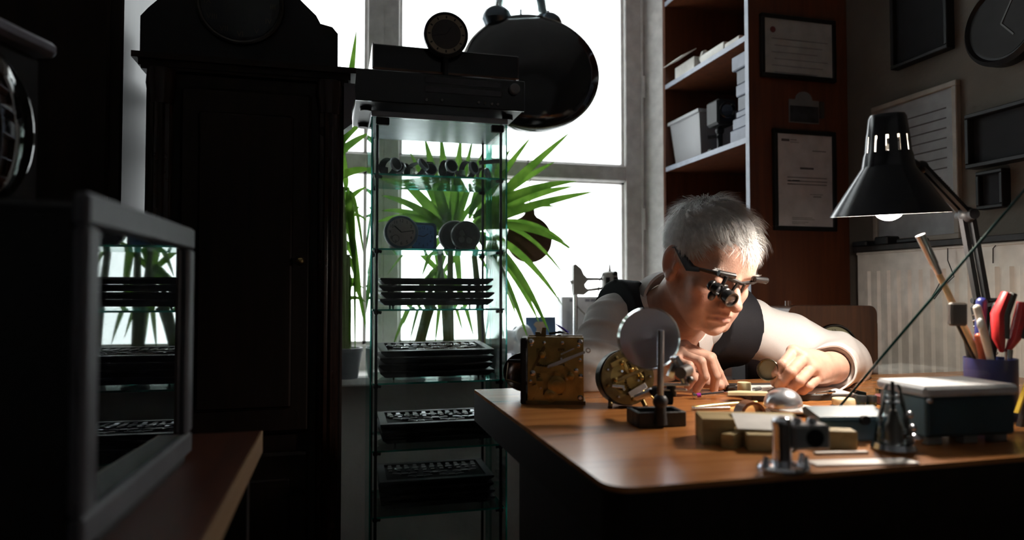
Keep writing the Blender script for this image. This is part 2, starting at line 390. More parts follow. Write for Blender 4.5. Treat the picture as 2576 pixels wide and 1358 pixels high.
# screen box with grey frame on the side table
a_ = math.radians(2.2)
dirv = Vector((math.sin(a_), math.cos(a_), 0)); nrm = Vector((math.cos(a_), -math.sin(a_), 0))
p0 = Vector((-.188, .572, TZ))
sb = thing('screen_set', 'boxy screen with light grey frame and dark reflective glass on side table', 'screen', p0)
L_ = .325; Hs = .275
SM = frame(p0, x=dirv, z=(0, 0, 1))       # local x along face, y = -normal side, z up
# local y axis = z cross x
f = MB(); t = .026
for x0, x1, z0, z1 in ((0, L_, Hs - t, Hs), (0, L_, .004, .004 + t), (0, t, .004 + t, Hs - t), (L_ - t, L_, .004 + t, Hs - t)):
    f.bx(x0, x1, -.006, .006, z0, z1, .003, SM)
f.build('front_frame', GREYM, sb)
MB().bx(t - .003, L_ - t + .003, .0, .004, t, Hs - t + .003, 0, SM).build('glass', mk('dark_screen', (.004, .004, .005), .02, spec=.7), sb)
MB().bx(.012, L_ - .012, .0062, .14, .006, Hs - .006, .004, SM).build('case', BLACK, sb)
MB().bx(.03, L_ - .03, -.005, .12, 0, .006, 0, SM).build('foot', BLACK, sb)
# dark chest carrying a round-glassed clock at the very left
ch = thing('dark_chest', 'low black chest carrying a small round-glassed clock', 'chest', (-.62, 1.0, 0))
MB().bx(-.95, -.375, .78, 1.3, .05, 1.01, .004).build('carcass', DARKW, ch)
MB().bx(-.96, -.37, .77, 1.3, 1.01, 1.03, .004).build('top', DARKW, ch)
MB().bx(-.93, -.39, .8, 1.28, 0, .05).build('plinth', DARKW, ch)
for z in (.08, .39, .70):
    d = MB().bx(-.93, -.39, .768, .782, z, z + .29, .004).build('drawer', DARKW, ch); MB().ell((-.66, .762, z + .15), .012).build('knob', BRASSD, d)
kp = Vector((-.445, .93, 1.03))
kc = thing('bracket_clock', 'small clock with bulging oval glass and grey metal top on dark chest', 'clock', kp)
KM = T(*kp) @ RZ(-18)
MB().bx(-.14, .045, -.09, .09, 0, .225, .01, KM).build('case', BLACK, kc)
MB().bx(-.15, .058, -.10, .10, .225, .245, .006, KM).build('top_plate', mk('grey_metal', (.22, .22, .26), .35, .6), kc)
MB().ell((.042, 0, .115), (.025, .075, .095), KM, 28, 18).build('oval_glass', mk('bulging_glass', (.01, .012, .012), .04, spec=1.), kc)
# ================================================================ signed-distance modelling for the figure
class Field:
    def __init__(s, lo, hi, h):
        s.lo = np.array(lo, np.float32); s.h = h; s.n = np.ceil((np.array(hi) - s.lo) / h).astype(int) + 1
        s.F = np.full(s.n, .08, np.float32); s.ax = [(s.lo[i] + h * np.arange(s.n[i])).astype(np.float32) for i in range(3)]
    def sub(s, lo, hi):
        a = np.maximum(0, np.floor((np.array(lo) - s.lo) / s.h).astype(int)); b = np.minimum(s.n, np.ceil((np.array(hi) - s.lo) / s.h).astype(int) + 1)
        b = np.maximum(a, b)
        sl = tuple(slice(a[i], b[i]) for i in range(3))
        return sl, np.meshgrid(*[s.ax[i][sl[i]] for i in range(3)], indexing='ij', sparse=True)
    def op(s, prim, k=.01, mode=1, pad=None):
        fn, lo, hi = prim; pad = k + .012 if pad is None else pad
        sl, (x, y, z) = s.sub(np.array(lo) - pad, np.array(hi) + pad)
        if s.F[sl].size == 0: return s
        d = fn(x, y, z).astype(np.float32); a = s.F[sl]
        if mode == 1:
            h = np.maximum(k - np.abs(a - d), 0) / k; s.F[sl] = np.minimum(a, d) - h * h * k * .25
        else:
            d = -d; h = np.maximum(k - np.abs(a - d), 0) / k; s.F[sl] = np.maximum(a, d) + h * h * k * .25
        return s
    def mesh(s):
        F = s.F; S_ = F < 0
        n = S_.shape; c = np.zeros([q - 1 for q in n], np.int8)
        for i in (0, 1):
            for j in (0, 1):
                for k in (0, 1): c += S_[i:n[0] - 1 + i, j:n[1] - 1 + j, k:n[2] - 1 + k]
        act = np.argwhere((c > 0) & (c < 8)); idm = np.full(c.shape, -1, np.int32); idm[tuple(act.T)] = np.arange(len(act))
        corners = [(i, j, k) for i in (0, 1) for j in (0, 1) for k in (0, 1)]
        V = [F[act[:, 0] + i, act[:, 1] + j, act[:, 2] + k] for i, j, k in corners]
        acc = np.zeros((len(act), 3), np.float32); cnt = np.zeros(len(act), np.float32)
        for p in range(8):
            for q in range(p + 1, 8):
                d = np.array(corners[q]) - np.array(corners[p])
                if np.abs(d).sum() != 1: continue
                a, b = V[p], V[q]; msk = (a < 0) != (b < 0); t = np.where(msk, a / np.where(msk, a - b, 1), 0)
                acc += msk[:, None] * (np.array(corners[p], np.float32) + t[:, None] * d.astype(np.float32)); cnt += msk
        P = s.lo + s.h * (act + acc / cnt[:, None])
        quads = []
        for axis in range(3):
            o = [slice(None)] * 3; o1 = list(o); o0 = list(o); o0[axis] = slice(0, -1); o1[axis] = slice(1, None)
            A, B = S_[tuple(o0)], S_[tuple(o1)]; e = np.argwhere(A != B)
            b, c2 = [(1, 2), (2, 0), (0, 1)][axis]
            e = e[(e[:, b] > 0) & (e[:, c2] > 0) & (e[:, b] < n[b] - 1) & (e[:, c2] < n[c2] - 1)]
            fl = A[tuple(e.T)]
            def g(db, dc):
                q = e.copy(); q[:, b] -= db; q[:, c2] -= dc; return idm[tuple(q.T)]
            q = np.stack([g(1, 1), g(0, 1), g(0, 0), g(1, 0)], 1)
            q[~fl] = q[~fl][:, ::-1]; quads.append(q)
        return P, np.concatenate(quads)
def nrm_np(P, Q):
    a = np.cross(P[Q[:, 2]] - P[Q[:, 0]], P[Q[:, 3]] - P[Q[:, 1]]); N = np.zeros_like(P)
    for i in range(4): np.add.at(N, Q[:, i], a)
    return N / (np.linalg.norm(N, axis=1, keepdims=True) + 1e-12)
def smooth_np(P, Q, it=1, lam=.5, mask=None):
    for _ in range(it):
        A = np.zeros_like(P); c = np.zeros((len(P), 1), P.dtype)
        for i in range(4):
            np.add.at(A, Q[:, i], P[Q[:, (i + 1) % 4]] + P[Q[:, i - 1]]); np.add.at(c, Q[:, i], 2)
        D = (A / np.maximum(c, 1) - P) * lam
        P = P + (D if mask is None else D * mask[:, None])
    return P
def np_obj(name, P, Q, mat, parent, col=None):
    me = bpy.data.meshes.new(name); me.vertices.add(len(P)); me.vertices.foreach_set('co', P.astype(np.float32).ravel())
    me.loops.add(len(Q) * 4); me.loops.foreach_set('vertex_index', Q.astype(np.int32).ravel())
    me.polygons.add(len(Q)); me.polygons.foreach_set('loop_start', np.arange(0, len(Q) * 4, 4, dtype=np.int32))
    me.polygons.foreach_set('loop_total', np.full(len(Q), 4, np.int32))
    me.update(calc_edges=True); me.validate(); me.shade_smooth(); me.materials.append(mat)
    if col is not None:
        at_ = me.color_attributes.new('Col', 'FLOAT_COLOR', 'POINT'); at_.data.foreach_set('color', np.concatenate([col, np.ones((len(P), 1))], 1).astype(np.float32).ravel())
    o = bpy.data.objects.new(name, me); COL.objects.link(o); o.parent = parent
    if parent is not None: o.matrix_parent_inverse = worldmat(parent).inverted()
    return o
def V3(v): return np.array(v, np.float32)
def rc(a, b, ra, rb):
    a, b = V3(a), V3(b); ba = b - a; l2 = float(ba @ ba) + 1e-12; R = max(ra, rb)
    def fn(x, y, z):
        h = np.clip(((x - a[0]) * ba[0] + (y - a[1]) * ba[1] + (z - a[2]) * ba[2]) / l2, 0, 1)
        return np.sqrt((x - a[0] - h * ba[0]) ** 2 + (y - a[1] - h * ba[1]) ** 2 + (z - a[2] - h * ba[2]) ** 2) - (ra + (rb - ra) * h)
    return fn, np.minimum(a, b) - R, np.maximum(a, b) + R
def el(c, r, M=None):
    c = V3(c); r = V3(r); Rm = np.eye(3, dtype=np.float32) if M is None else np.array(M.to_3x3(), np.float32)   # columns = axes
    e = np.sqrt(((Rm * r[None, :]) ** 2).sum(1))
    def fn(x, y, z):
        dx, dy, dz = x - c[0], y - c[1], z - c[2]
        q = [(dx * Rm[0, i] + dy * Rm[1, i] + dz * Rm[2, i]) for i in range(3)]
        k0 = np.sqrt(sum((q[i] / r[i]) ** 2 for i in range(3))); k1 = np.sqrt(sum((q[i] / r[i] ** 2) ** 2 for i in range(3)))
        return k0 * (k0 - 1) / (k1 + 1e-9)
    return fn, c - e, c + e
def chain(f, pts, rs, k=.008):
    for i in range(len(pts) - 1): f.op(rc(pts[i], pts[i + 1], rs[i], rs[i + 1]), k)

# ---------------------------------------------------------------- pose
def camv(r, u, t): return (RT * r + UP * u - FW * t)
HF = camv(.29, -.36, .88).normalized()
HU = camv(.25, .90, .32); HU = (HU - HF * HU.dot(HF)).normalized()
HR = HF.cross(HU).normalized()                      # person's right
HS = 1.0; HV = (1.0, .98, .99)
HO = at(1781, 668, 1.34)
HM = frame(HO, x=HR, y=HF)                          # local x right, y forward, z up
HMs = HM @ SC(*HV)
def hp(x, y, z): return HMs @ Vector((x, y, z))
RS, LS, NB = at(1545, 812, 1.47), at(1880, 822, 1.60), at(1690, 800, 1.50)
PV = Vector((.86, 1.74, .50))
REl, RW = at(1478, 945, 1.38), at(1672, 903, 1.36)
LEl, LW = at(2112, 912, 1.55), at(2092, 925, 1.33)
MS = (RS + LS) / 2
TXl = (LS - RS).normalized(); TU = (MS - PV); TU = (TU - TXl * TU.dot(TXl)).normalized(); TF = TXl.cross(TU)
TMx = frame(MS, x=TXl, z=TU)                        # local x left, y = back, z up
def tp(x, y, z): return TMx @ Vector((x, y, z))

person = thing('person', 'grey-haired person in white shirt and dark vest bent over the desk', 'person', (PV.x, PV.y, 0))
# ---------------------------------------------------------------- body (head, neck, arms, hands: one surface)
b = Field((.46, .96, .735), (1.28, 1.68, 1.18), .0019)
hel = lambda c, r, M=None: el(hp(*c), [q * v for q, v in zip(r, HV)], HM if M is None else HM @ M)
hrc = lambda a, c, ra, rb: rc(hp(*a), hp(*c), ra * HS, rb * HS)
b.op(hel((0, -.018, .038), (.074, .094, .082)), .01)
b.op(hel((0, .012, .020), (.068, .078, .075)), .02)
b.op(hel((0, .030, -.030), (.058, .058, .080)), .02)
b.op(hel((0, .032, -.074), (.050, .050, .036)), .02)
for s_ in (-1, 1):
    b.op(hrc((s_ * .060, -.008, -.045), (s_ * .030, .062, -.098), .014, .016), .022)       # jaw line
    b.op(hel((s_ * .044, .058, -.030), (.020, .018, .018)), .018)                            # cheekbone
    b.op(hel((s_ * .036, .062, -.062), (.017, .018, .022)), .018)                            # cheek
b.op(hel((0, .080, -.100), (.021, .015, .016)), .014)                                        # chin
b.op(hrc((-.036, .080, .016), (.036, .080, .016), .0095, .0095), .016)                       # brow ridge
b.op(hel((0, .060, .045), (.056, .034, .036)), .02)                                          # forehead
for s_ in (-1, 1):
    b.op(hel((s_ * .031, .096, -.003), (.0155, .012, .0105)), .010, -1)                      # sockets
    b.op(hel((s_ * .031, .0760, -.0035), (.0135, .0135, .0120)), .005)                       # lidded eyes
    b.op(hrc((s_ * .018, .0915, -.0085), (s_ * .044, .0835, -.0085), .0012, .0012), .003, -1)
b.op(hrc((0, .090, .006), (0, .116, -.036), .0075, .0115), .010)                              # nose
b.op(hel((0, .117, -.039), (.0125, .0115, .0105)), .006)
for s_ in (-1, 1):
    b.op(hel((s_ * .0125, .103, -.043), (.0085, .011, .0085)), .005)
    b.op(hel((s_ * .0065, .113, -.0505), (.0035, .005, .0030)), .003, -1)
b.op(hel((0, .083, -.066), (.027, .014, .020)), .012)                                        # muzzle
chain_pts = lambda z, y0, w: [(x * w, y0 - .0105 * x * x, z + dz) for x, dz in ((-1, -.003), (-.5, .001), (0, 0), (.5, .001), (1, -.003))]
for a, c in zip(chain_pts(-.0665, .0975, .023)[:-1], chain_pts(-.0665, .0975, .023)[1:]): b.op(hrc(a, c, .0040, .0040), .004)
for a, c in zip(chain_pts(-.0770, .0965, .021)[:-1], chain_pts(-.0770, .0965, .021)[1:]): b.op(hrc(a, c, .0048, .0048), .004)
for a, c in zip(chain_pts(-.0715, .1010, .027)[:-1], chain_pts(-.0715, .1010, .027)[1:]): b.op(hrc(a, c, .0017, .0017), .003, -1)
for s_ in (-1, 1):
    b.op(hrc((s_ * .021, .104, -.045), (s_ * .034, .090, -.078), .0020, .0020), .008, -1)     # nasolabial fold
    E_ = T(0, 0, 0) @ RZ(s_ * 24) @ RX(10)
    b.op(hel((s_ * .0790, -.010, -.006), (.0065, .021, .034), RZ(s_ * 24) @ RX(12)), .006)    # ear
    b.op(hel((s_ * .0850, -.006, -.006), (.0050, .0115, .020), RZ(s_ * 24) @ RX(12)), .004, -1)
    b.op(hel((s_ * .0795, -.001, -.034), (.0055, .009, .010)), .006)                          # lobe
    b.op(hrc((s_ * .0775, .005, -.012), (s_ * .0785, .006, -.004), .004, .003), .004)          # tragus
nk0, nk1 = hp(0, -.028, -.055), NB.lerp(hp(0, -.02, -.05), .12)
b.op(rc(nk0, nk1, .054, .064), .03)
b.op(rc(hp(0, .028, -.085), NB + TF * .035 + TXl * .01, .022, .030), .03)                     # throat
b.op(rc(NB, MS + TU * -.05, .07, .09), .03)
for a, c in ((RS, NB), (LS, NB)): b.op(rc(a, c, .045, .05), .03)
b.op(rc(RS, REl, .045, .038), .02); b.op(rc(REl, RW, .038, .027), .02)
b.op(rc(LS, LEl, .045, .038), .02); b.op(rc(LEl, LW, .040, .030), .02)
# left hand (holding the watch case)
def fing(pts, r0, r1, k=.0016):
    P = [at(*p) for p in pts]; n = len(P); rs = [r0 + (r1 - r0) * i / (n - 1) for i in range(n)]
    chain(b, P, rs, k)
    for i in range(1, n - 1): b.op(el(P[i], [rs[i] * 1.08] * 3), k)                           # knuckles
    return P
mcp = [(1996, 884, 1.258), (2021, 902, 1.243), (2042, 926, 1.237), (2058, 950, 1.246)]
for q, r_ in zip(mcp, (.0135, .0138, .0130, .0118)): b.op(rc(LW, at(*q), .0225, r_), .014)
b.op(el((at(2050, 925, 1.288)), (.030, .026, .024)), .02)
fing([mcp[0], (1969, 918, 1.224), (1955, 940, 1.227), (1947, 954, 1.239)], .0106, .0082)
fing([mcp[1], (1988, 937, 1.206), (1970, 958, 1.211), (1960, 969, 1.223)], .0106, .0084)
fing([mcp[2], (2010, 960, 1.203), (1993, 974, 1.210), (1982, 980, 1.222)], .0100, .0080)
fing([mcp[3], (2034, 972, 1.218), (2020, 982, 1.224), (2010, 985, 1.231)], .0090, .0072)
fing([(2070, 955, 1.321), (2010, 955, 1.302), (1970, 960, 1.283), (1950, 962, 1.264)], .0150, .0090, .008)
# right hand
mcr = [(1722, 872, 1.350), (1716, 878, 1.328), (1708, 890, 1.304), (1700, 908, 1.288)]
for q, r_ in zip(mcr, (.0145, .015, .0140, .0125)): b.op(rc(RW, at(*q), .0225, r_), .014)
fing([mcr[0], (1789, 899, 1.335), (1808, 938, 1.338), (1826, 972, 1.348)], .0112, .0074)
fing([mcr[1], (1784, 903, 1.304), (1800, 945, 1.304), (1796, 980, 1.312)], .0116, .0082)
fing([mcr[2], (1762, 910, 1.272), (1772, 946, 1.272), (1752, 978, 1.280)], .0112, .0080)
fing([mcr[3], (1733, 920, 1.262), (1744, 950, 1.262), (1730, 972, 1.270)], .0098, .0074)
fing([(1690, 930, 1.352), (1735, 950, 1.350), (1775, 958, 1.340), (1812, 970, 1.332)], .0150, .0090, .008)
P_, Q_ = b.mesh(); del b
P_ = smooth_np(P_, Q_, 2, .45)
BRD = (T(*onz(1968, 988, TZ)) @ RZ(math.degrees(-YAW) + 3)).inverted()      # frame of the work board
def rest(P):            # what presses on the desk or the board ends at its surface
    P = np.array(P, dtype=np.float64); L = P @ np.array(BRD)[:3, :3].T + np.array(BRD)[:3, 3]
    onb_ = (L[:, 0] > -.100) & (L[:, 0] < .098) & (L[:, 1] > -.095) & (L[:, 1] < .062)
    lim = np.where(onb_, TZ + .0115, np.where(P[:, 1] < 1.35, TZ + .0003, -9.)); P[:, 2] = np.maximum(P[:, 2], lim); return P
P_ = rest(P_)
# skin tone: natural colour differences of lips, cheeks, ears, nose, fingertips
HI = np.array(HMs.inverted(), np.float32); Lc = P_ @ HI[:3, :3].T + HI[:3, 3]
base = np.array([.62, .375, .285]); col = np.tile(base, (len(P_), 1))
def blend(wt, c):
    global col
    wt = np.clip(wt, 0, 1)[:, None]; col = col * (1 - wt) + np.array(c) * wt
g = lambda c, r: np.exp(-(((Lc - np.array(c)) / np.array(r)) ** 2).sum(1))
for s_ in (-1, 1):
    blend(.55 * g((s_ * .045, .07, -.045), (.025, .03, .022)), (.58, .25, .19)); blend(.6 * g((s_ * .08, -.01, -.005), (.012, .025, .04)), (.58, .23, .18))
blend(.6 * g((0, .115, -.040), (.02, .02, .014)), (.58, .25, .19))
blend(.85 * g((0, .098, -.072), (.024, .012, .0085)), (.46, .19, .16))
hand = (Lc[:, 2] < -.16); blend(.35 * hand * (np.sin(P_[:, 0] * 310) * .5 + .5), (.62, .30, .22))
SKIN = mk('skin', (.62, .375, .285), .48, var=.08, scale=60, bump=.12, bscale=420, spec=.35)
nt = SKIN.node_tree; vc = nt.nodes.new('ShaderNodeVertexColor'); vc.layer_name = 'Col'; mxn = nt.nodes.new('ShaderNodeMix'); mxn.data_type = 'RGBA'; mxn.blend_type = 'MULTIPLY'
rp = [n for n in nt.nodes if n.type == 'VALTORGB'][0]; rp.color_ramp.elements[0].color = (.86, .82, .80, 1); rp.color_ramp.elements[1].color = (1.0, 1.0, 1.0, 1)
mxn.inputs[0].default_value = 1; nt.links.new(vc.outputs[0], mxn.inputs[6]); nt.links.new(rp.outputs[0], mxn.inputs[7]); nt.links.new(mxn.outputs[2], nt.nodes['Principled BSDF'].inputs['Base Color'])
np_obj('body', P_, Q_, SKIN, person, col)
# ---------------------------------------------------------------- shirt
SHIRT = mk('white_cotton', (.70, .665, .64), .85, var=.03, scale=400, bump=.08, bscale=900)
VEST = mk('dark_vest', (.010, .010, .013), .75, spec=.25, var=.2, scale=300, bump=.06, bscale=700)
def torso(f, off, sh=0):
    f.op(el(tp(0, .03, -.13), (.165 + off, .108 + off, .165 + off), TMx), .02)
    f.op(el(tp(0, .04, -.34), (.165 + off, .112 + off, .20 + off), TMx), .05)
    f.op(el(tp(0, .045, -.50), (.17 + off, .12 + off, .12 + off), TMx), .05)
    f.op(rc(RS, NB + TXl * -.02, .052 + off + sh, .062 + off), .04); f.op(rc(LS, NB + TXl * .02, .052 + off + sh, .062 + off), .04)
lo = (.40, 1.05, .42); hi = (1.36, 2.0, 1.06)
f = Field(lo, hi, .0042); torso(f, 0)
f.op(rc(RS - TXl * -.005, REl, .062, .055), .03); f.op(rc(REl, RW, .052, .040), .02)
f.op(rc(LS, LS.lerp(LEl, .5), .066, .062), .03); f.op(rc(LS.lerp(LEl, .5), LEl, .062, .060), .03); f.op(rc(LEl, LW, .060, .042), .03)
dL = (LW - LEl).normalized(); dR = (RW - REl).normalized()
def disc(c, n, r, l):   # cutter: cylinder from c along n
    c, n = V3(c), V3(n)
    def fn(x, y, z):
        t = (x - c[0]) * n[0] + (y - c[1]) * n[1] + (z - c[2]) * n[2]
        rr = np.sqrt(np.maximum((x - c[0]) ** 2 + (y - c[1]) ** 2 + (z - c[2]) ** 2 - t * t, 0))
        return np.maximum(np.maximum(rr - r, -t), t - l)
    return fn, c - r - l, c + r + l
for w_, d_ in ((LW, dL), (RW, dR)):
    f.op(disc(w_ - d_ * .012, d_, .07, .06), .002, -1); f.op(disc(w_ - d_ * .03, d_, .033, .06), .002, -1)
nd = (nk0 - nk1).normalized()
f.op(rc(NB - nd * .035, NB + nd * .12, .060, .075), .006, -1)
P_, Q_ = f.mesh(); del f
P_ = smooth_np(P_, Q_, 3, .5); N_ = nrm_np(P_, Q_)
def ridge(P, d, fr, ph, wv):
    u = P @ V3(d); v = P @ V3(Vector(d).orthogonal().normalized()); q = P @ V3(Vector(d).cross(Vector(d).orthogonal()).normalized())
    return np.sin(u * fr + wv * np.sin(v * 23 + ph) + wv * .7 * np.sin(q * 31 + 2 * ph) + ph)
dl = (LEl - LS).normalized(); dr = (REl - RS).normalized()
dist = lambda p, r: np.exp(-((P_ - V3(p)) ** 2).sum(1) / r ** 2)
rg = lambda *a: np.maximum(0, ridge(P_, *a)) ** 2
D = .0045 * rg(dl, 70, .3, 1.3) * (dist(LS.lerp(LEl, .15), .09) + .35) + .008 * rg((dl + Vector((0, 0, .8))).normalized(), 95, 1.1, 1.6) * dist(LEl, .10) + .006 * rg(dL, 120, .4, 1.2) * dist(LW, .07)
D += .008 * rg((dr + Vector((.25, 0, .4))).normalized(), 105, 2.0, 1.5) * (dist(RS.lerp(REl, .35), .09) + .8 * dist(REl, .09)) + .007 * rg(dR, 110, .6, 1.5) * dist(RW, .10)
D += .003 * ridge(P_, (1, .2, .3), 60, .5, 2.0) * .4
P_ = P_ + N_ * (D * .9 - .001)[:, None].astype(np.float32)
P_ = smooth_np(P_, Q_, 1, .3)
P_ = rest(P_)
np_obj('shirt', P_, Q_, SHIRT, person)
# cuffs: bands that stand off the wrists
for w_, d_ in ((LW, dL), (RW, dR)):
    c = MB(); Mf = frame(w_ - d_ * .055, z=d_)
    c.lathe([(.047, 0), (.046, .03), (.0455, .062), (.0445, .064), (.0415, .062), (.041, .03), (.040, 0)], 36, Mf, True)
    v = np.array(c.v); cen = V3(w_)
    c.v = [tuple(p + .0016 * math.sin(40 * p[0] * 3 + 90 * p[2])) for p in v]
    c.v = [tuple(q) for q in rest(c.v)]
    c.build('cuff', SHIRT, person)
# collar
NF = TF; nx = NF.cross(nd).normalized(); nf = nd.cross(nx).normalized()
if nf.dot(HF) < 0: nf = -nf
rows = []
NA = 44
for i in range(NA + 1):
    th = math.radians(-158 + 316 * i / NA)                # 0 = nape
    dirn = -nf * math.cos(th) + nx * math.sin(th)
    fr = abs(math.sin(th / 2)) ** 2
    R0 = .073 + .002 * fr; lift = .048 - .060 * fr
    tipk = max(0, (abs(math.degrees(th)) - 105) / 53)
    base_ = NB + nd * (lift - .018)
    rows.append([base_ + dirn * R0, base_ + dirn * (R0 - .001) + nd * .024, base_ + dirn * (R0 + .001) + nd * .044, base_ + dirn * (R0 + .006) + nd * .045,
                 base_ + dirn * (R0 + .016) + nd * .028, base_ + dirn * (R0 + .030 + .006 * tipk) + nd * (.002 - .030 * tipk), base_ + dirn * (R0 + .027 + .005 * tipk) + nd * (.002 - .030 * tipk), base_ + dirn * (R0 + .007) + nd * .024])
c = MB(); vs = [p for r_ in rows for p in r_]; fs = [(i * 8 + j, i * 8 + j + 1, (i + 1) * 8 + j + 1, (i + 1) * 8 + j) for i in range(NA) for j in range(7)]
c.add(vs, fs).build('collar', SHIRT, person, smooth=60)
# ---------------------------------------------------------------- vest
f = Field(lo, hi, .0042); torso(f, .015, .030)
x, y, z = np.meshgrid(*f.ax, indexing='ij', sparse=True)
I = np.array(TMx.inverted(), np.float32)
lx = I[0, 0] * x + I[0, 1] * y + I[0, 2] * z + I[0, 3]; ly = I[1, 0] * x + I[1, 1] * y + I[1, 2] * z + I[1, 3]; lz = I[2, 0] * x + I[2, 1] * y + I[2, 2] * z + I[2, 3]
arm = np.abs(lx) - (np.where(lx > 0, .146, .182) + .035 * np.clip(-lz / .2, 0, 1) ** 1.2)
vn = np.clip((lz + .30) / .34, 0, 1); wedge = np.maximum(np.abs(lx) - (.003 + .055 * vn), ly - .02)       # front opening
NBn, ndn = V3(NB), V3(nd)
t_ = (x - NBn[0]) * ndn[0] + (y - NBn[1]) * ndn[1] + (z - NBn[2]) * ndn[2]
rad = np.sqrt(np.maximum((x - NBn[0]) ** 2 + (y - NBn[1]) ** 2 + (z - NBn[2]) ** 2 - t_ * t_, 0)) - .094
f.F = np.maximum(np.maximum(f.F, arm), np.maximum(-wedge, np.maximum(-rad, -(lz + .52)))).astype(np.float32)
P_, Q_ = f.mesh(); del f, x, y, z, lx, ly, lz, arm, vn, wedge, t_, rad
P_ = smooth_np(P_, Q_, 3, .5)
P_ = rest(P_)
np_obj('vest', P_, Q_, VEST, person)
# ---------------------------------------------------------------- trousers and shoes
f = Field((.5, 1.1, -.005), (1.2, 2.0, .66), .008)
f.op(el(PV + Vector((0, .02, .02)), (.17, .15, .12)), .02)
kn = [Vector((.73, 1.36, .50)), Vector((.97, 1.38, .50))]; ft = [Vector((.75, 1.36, .08)), Vector((.98, 1.38, .08))]
for k_, f_, s_ in zip(kn, ft, (-1, 1)): f.op(rc(PV + Vector((s_ * .09, 0, -.01)), k_, .085, .068), .04); f.op(rc(k_, f_, .066, .055), .03)
P_, Q_ = f.mesh(); np_obj('trousers', smooth_np(P_, Q_, 2), Q_, mk('trouser_cloth', (.02, .02, .025), .8), person)
for f_ in ft:
    MB().ell((f_.x, f_.y - .06, .042), (.048, .14, .042), None, 20, 12).build('shoe', BLACK, person)
# ---------------------------------------------------------------- hair
HAIR = mk('grey_hair', (.68, .665, .645), .42, var=.22, scale=90, spec=.4)
hv = []; hf = []
def inhair(p):     # p in head coordinates (metres, unscaled): is this scalp point haired?
    x, y, z = p
    if y > -.005: line = .058 - .10 * max(0, abs(x) - .050) * 4
    else: line = .0
    if y > .055: return z > .076 - 2.2 * max(0, abs(x) - .045)
    if y > .004: return z > .012 + .62 * (y - .004) + (.018 if abs(x) < .06 else 0)
    if y > -.034: return z > .024
    return z > -.052 + .25 * (y + .034)
CLF = rng.normal(size=(3, 3, 3)) * 55
def clump(p): return Vector([sum(math.sin(CLF[a][b] @ np.array(p) + a * 2 + b) for b in range(3)) / 1.6 for a in range(3)])
whorl = Vector((.008, -.060, .100))
def strand(p, n, L, lift, wd, jit):
    t = p - whorl; t = t - n * t.dot(n)
    if t.length < 1e-4: t = n.orthogonal()
    t.normalize()
    fwd = Vector((0, 1, 0)); fwd = fwd - n * fwd.dot(n)
    if p.z > .04: t = (t + fwd * .55).normalized()
    if p.z < .05: dn = Vector((0, -.15, -1)); dn = dn - n * dn.dot(n); t = (t + dn * .9).normalized()
    t = (t + Vector(jit) * .16 + clump(p) * .42); t = (t - n * t.dot(n)).normalized()
    pts = []; q = p.copy(); d = (t * math.cos(lift) + n * math.sin(lift)).normalized()
    for k in range(4):
        pts.append(q.copy()); q = q + d * (L / 3); d = (d - n * (.16 + .12 * k) * min(1., L / .03) + Vector((0, 0, -.10))).normalized()
    side = d.cross(n)
    if side.length < 1e-4: side = n.orthogonal()
    side.normalize(); base_i = len(hv)
    for k, q in enumerate(pts):
        ww = wd * (1, .9, .65, .08)[k]
        hv.append(q - side * ww); hv.append(q + side * ww + n * ww * .3)
    for k in range(3): a = base_i + 2 * k; hf.append((a, a + 1, a + 3, a + 2))
cnt = 0; tries = 0
while cnt < 15000 and tries < 90000:
    tries += 1
    u = rng.normal(size=3); u /= np.linalg.norm(u)
    c0 = Vector((0, -.016, .036)); rr = Vector((.0745, .0945, .0825))
    p = Vector((c0.x + u[0] * rr.x, c0.y + u[1] * rr.y, c0.z + u[2] * rr.z))
    jx = rng.normal() * .004
    if not inhair((p.x, p.y, p.z + jx)): continue
    n = Vector((u[0] / rr.x, u[1] / rr.y, u[2] / rr.z)).normalized(); 
    dep = rng.random()
    top = max(0, min(1, (p.z - .0) / .09)); L = (.014 + .037 * top) * (.75 + .5 * rng.random())
    if p.y > .05: L *= 1.15
    strand(p + n * (.002 + .009 * dep * (.35 + .65 * top)), n, L, math.radians(5 + (20 + 14 * clump(p * 1.7).x) * (.4 + .6 * rng.random()) * (.35 + .65 * top)), .00055, rng.normal(size=3)); cnt += 1
me_v = [HMs @ v for v in hv]
hb_ = MB(); hb_.add(me_v, hf)
cap = MB().ell((0, 0, 0), 1., None, 64, 48)          # under-layer so the scalp does not shine through
cv = []
for v in cap.v:
    u = Vector(v); p = Vector((u.x * .0770, -.016 + u.y * .0970, .036 + u.z * .0860)); cv.append(p)
keep = [fc for fc in cap.f if all(inhair((cv[i].x * .975, cv[i].y * .975, cv[i].z - .004)) for i in fc)]
hb_.add([HMs @ p for p in cv], keep)
hb_.build('hair', HAIR, person, smooth=60, fix=False)['kind'] = 'stuff'
for s_ in (-1, 1):
    bw = MB()
    for i in range(70):
        x = .016 + .032 * rng.random(); y = .091 - .16 * max(0, x - .02); p = Vector((s_ * x, y - .0005, .017 + .004 * rng.random() - .12 * max(0, x - .036)))
        q = p + Vector((s_ * .008, .003, .003 * rng.normal())); bw.tube([HMs @ p, HMs @ q], [.0006, .0002], 3)
    e_ = bw.build('eyebrow', HAIR, person); e_['kind'] = 'stuff'
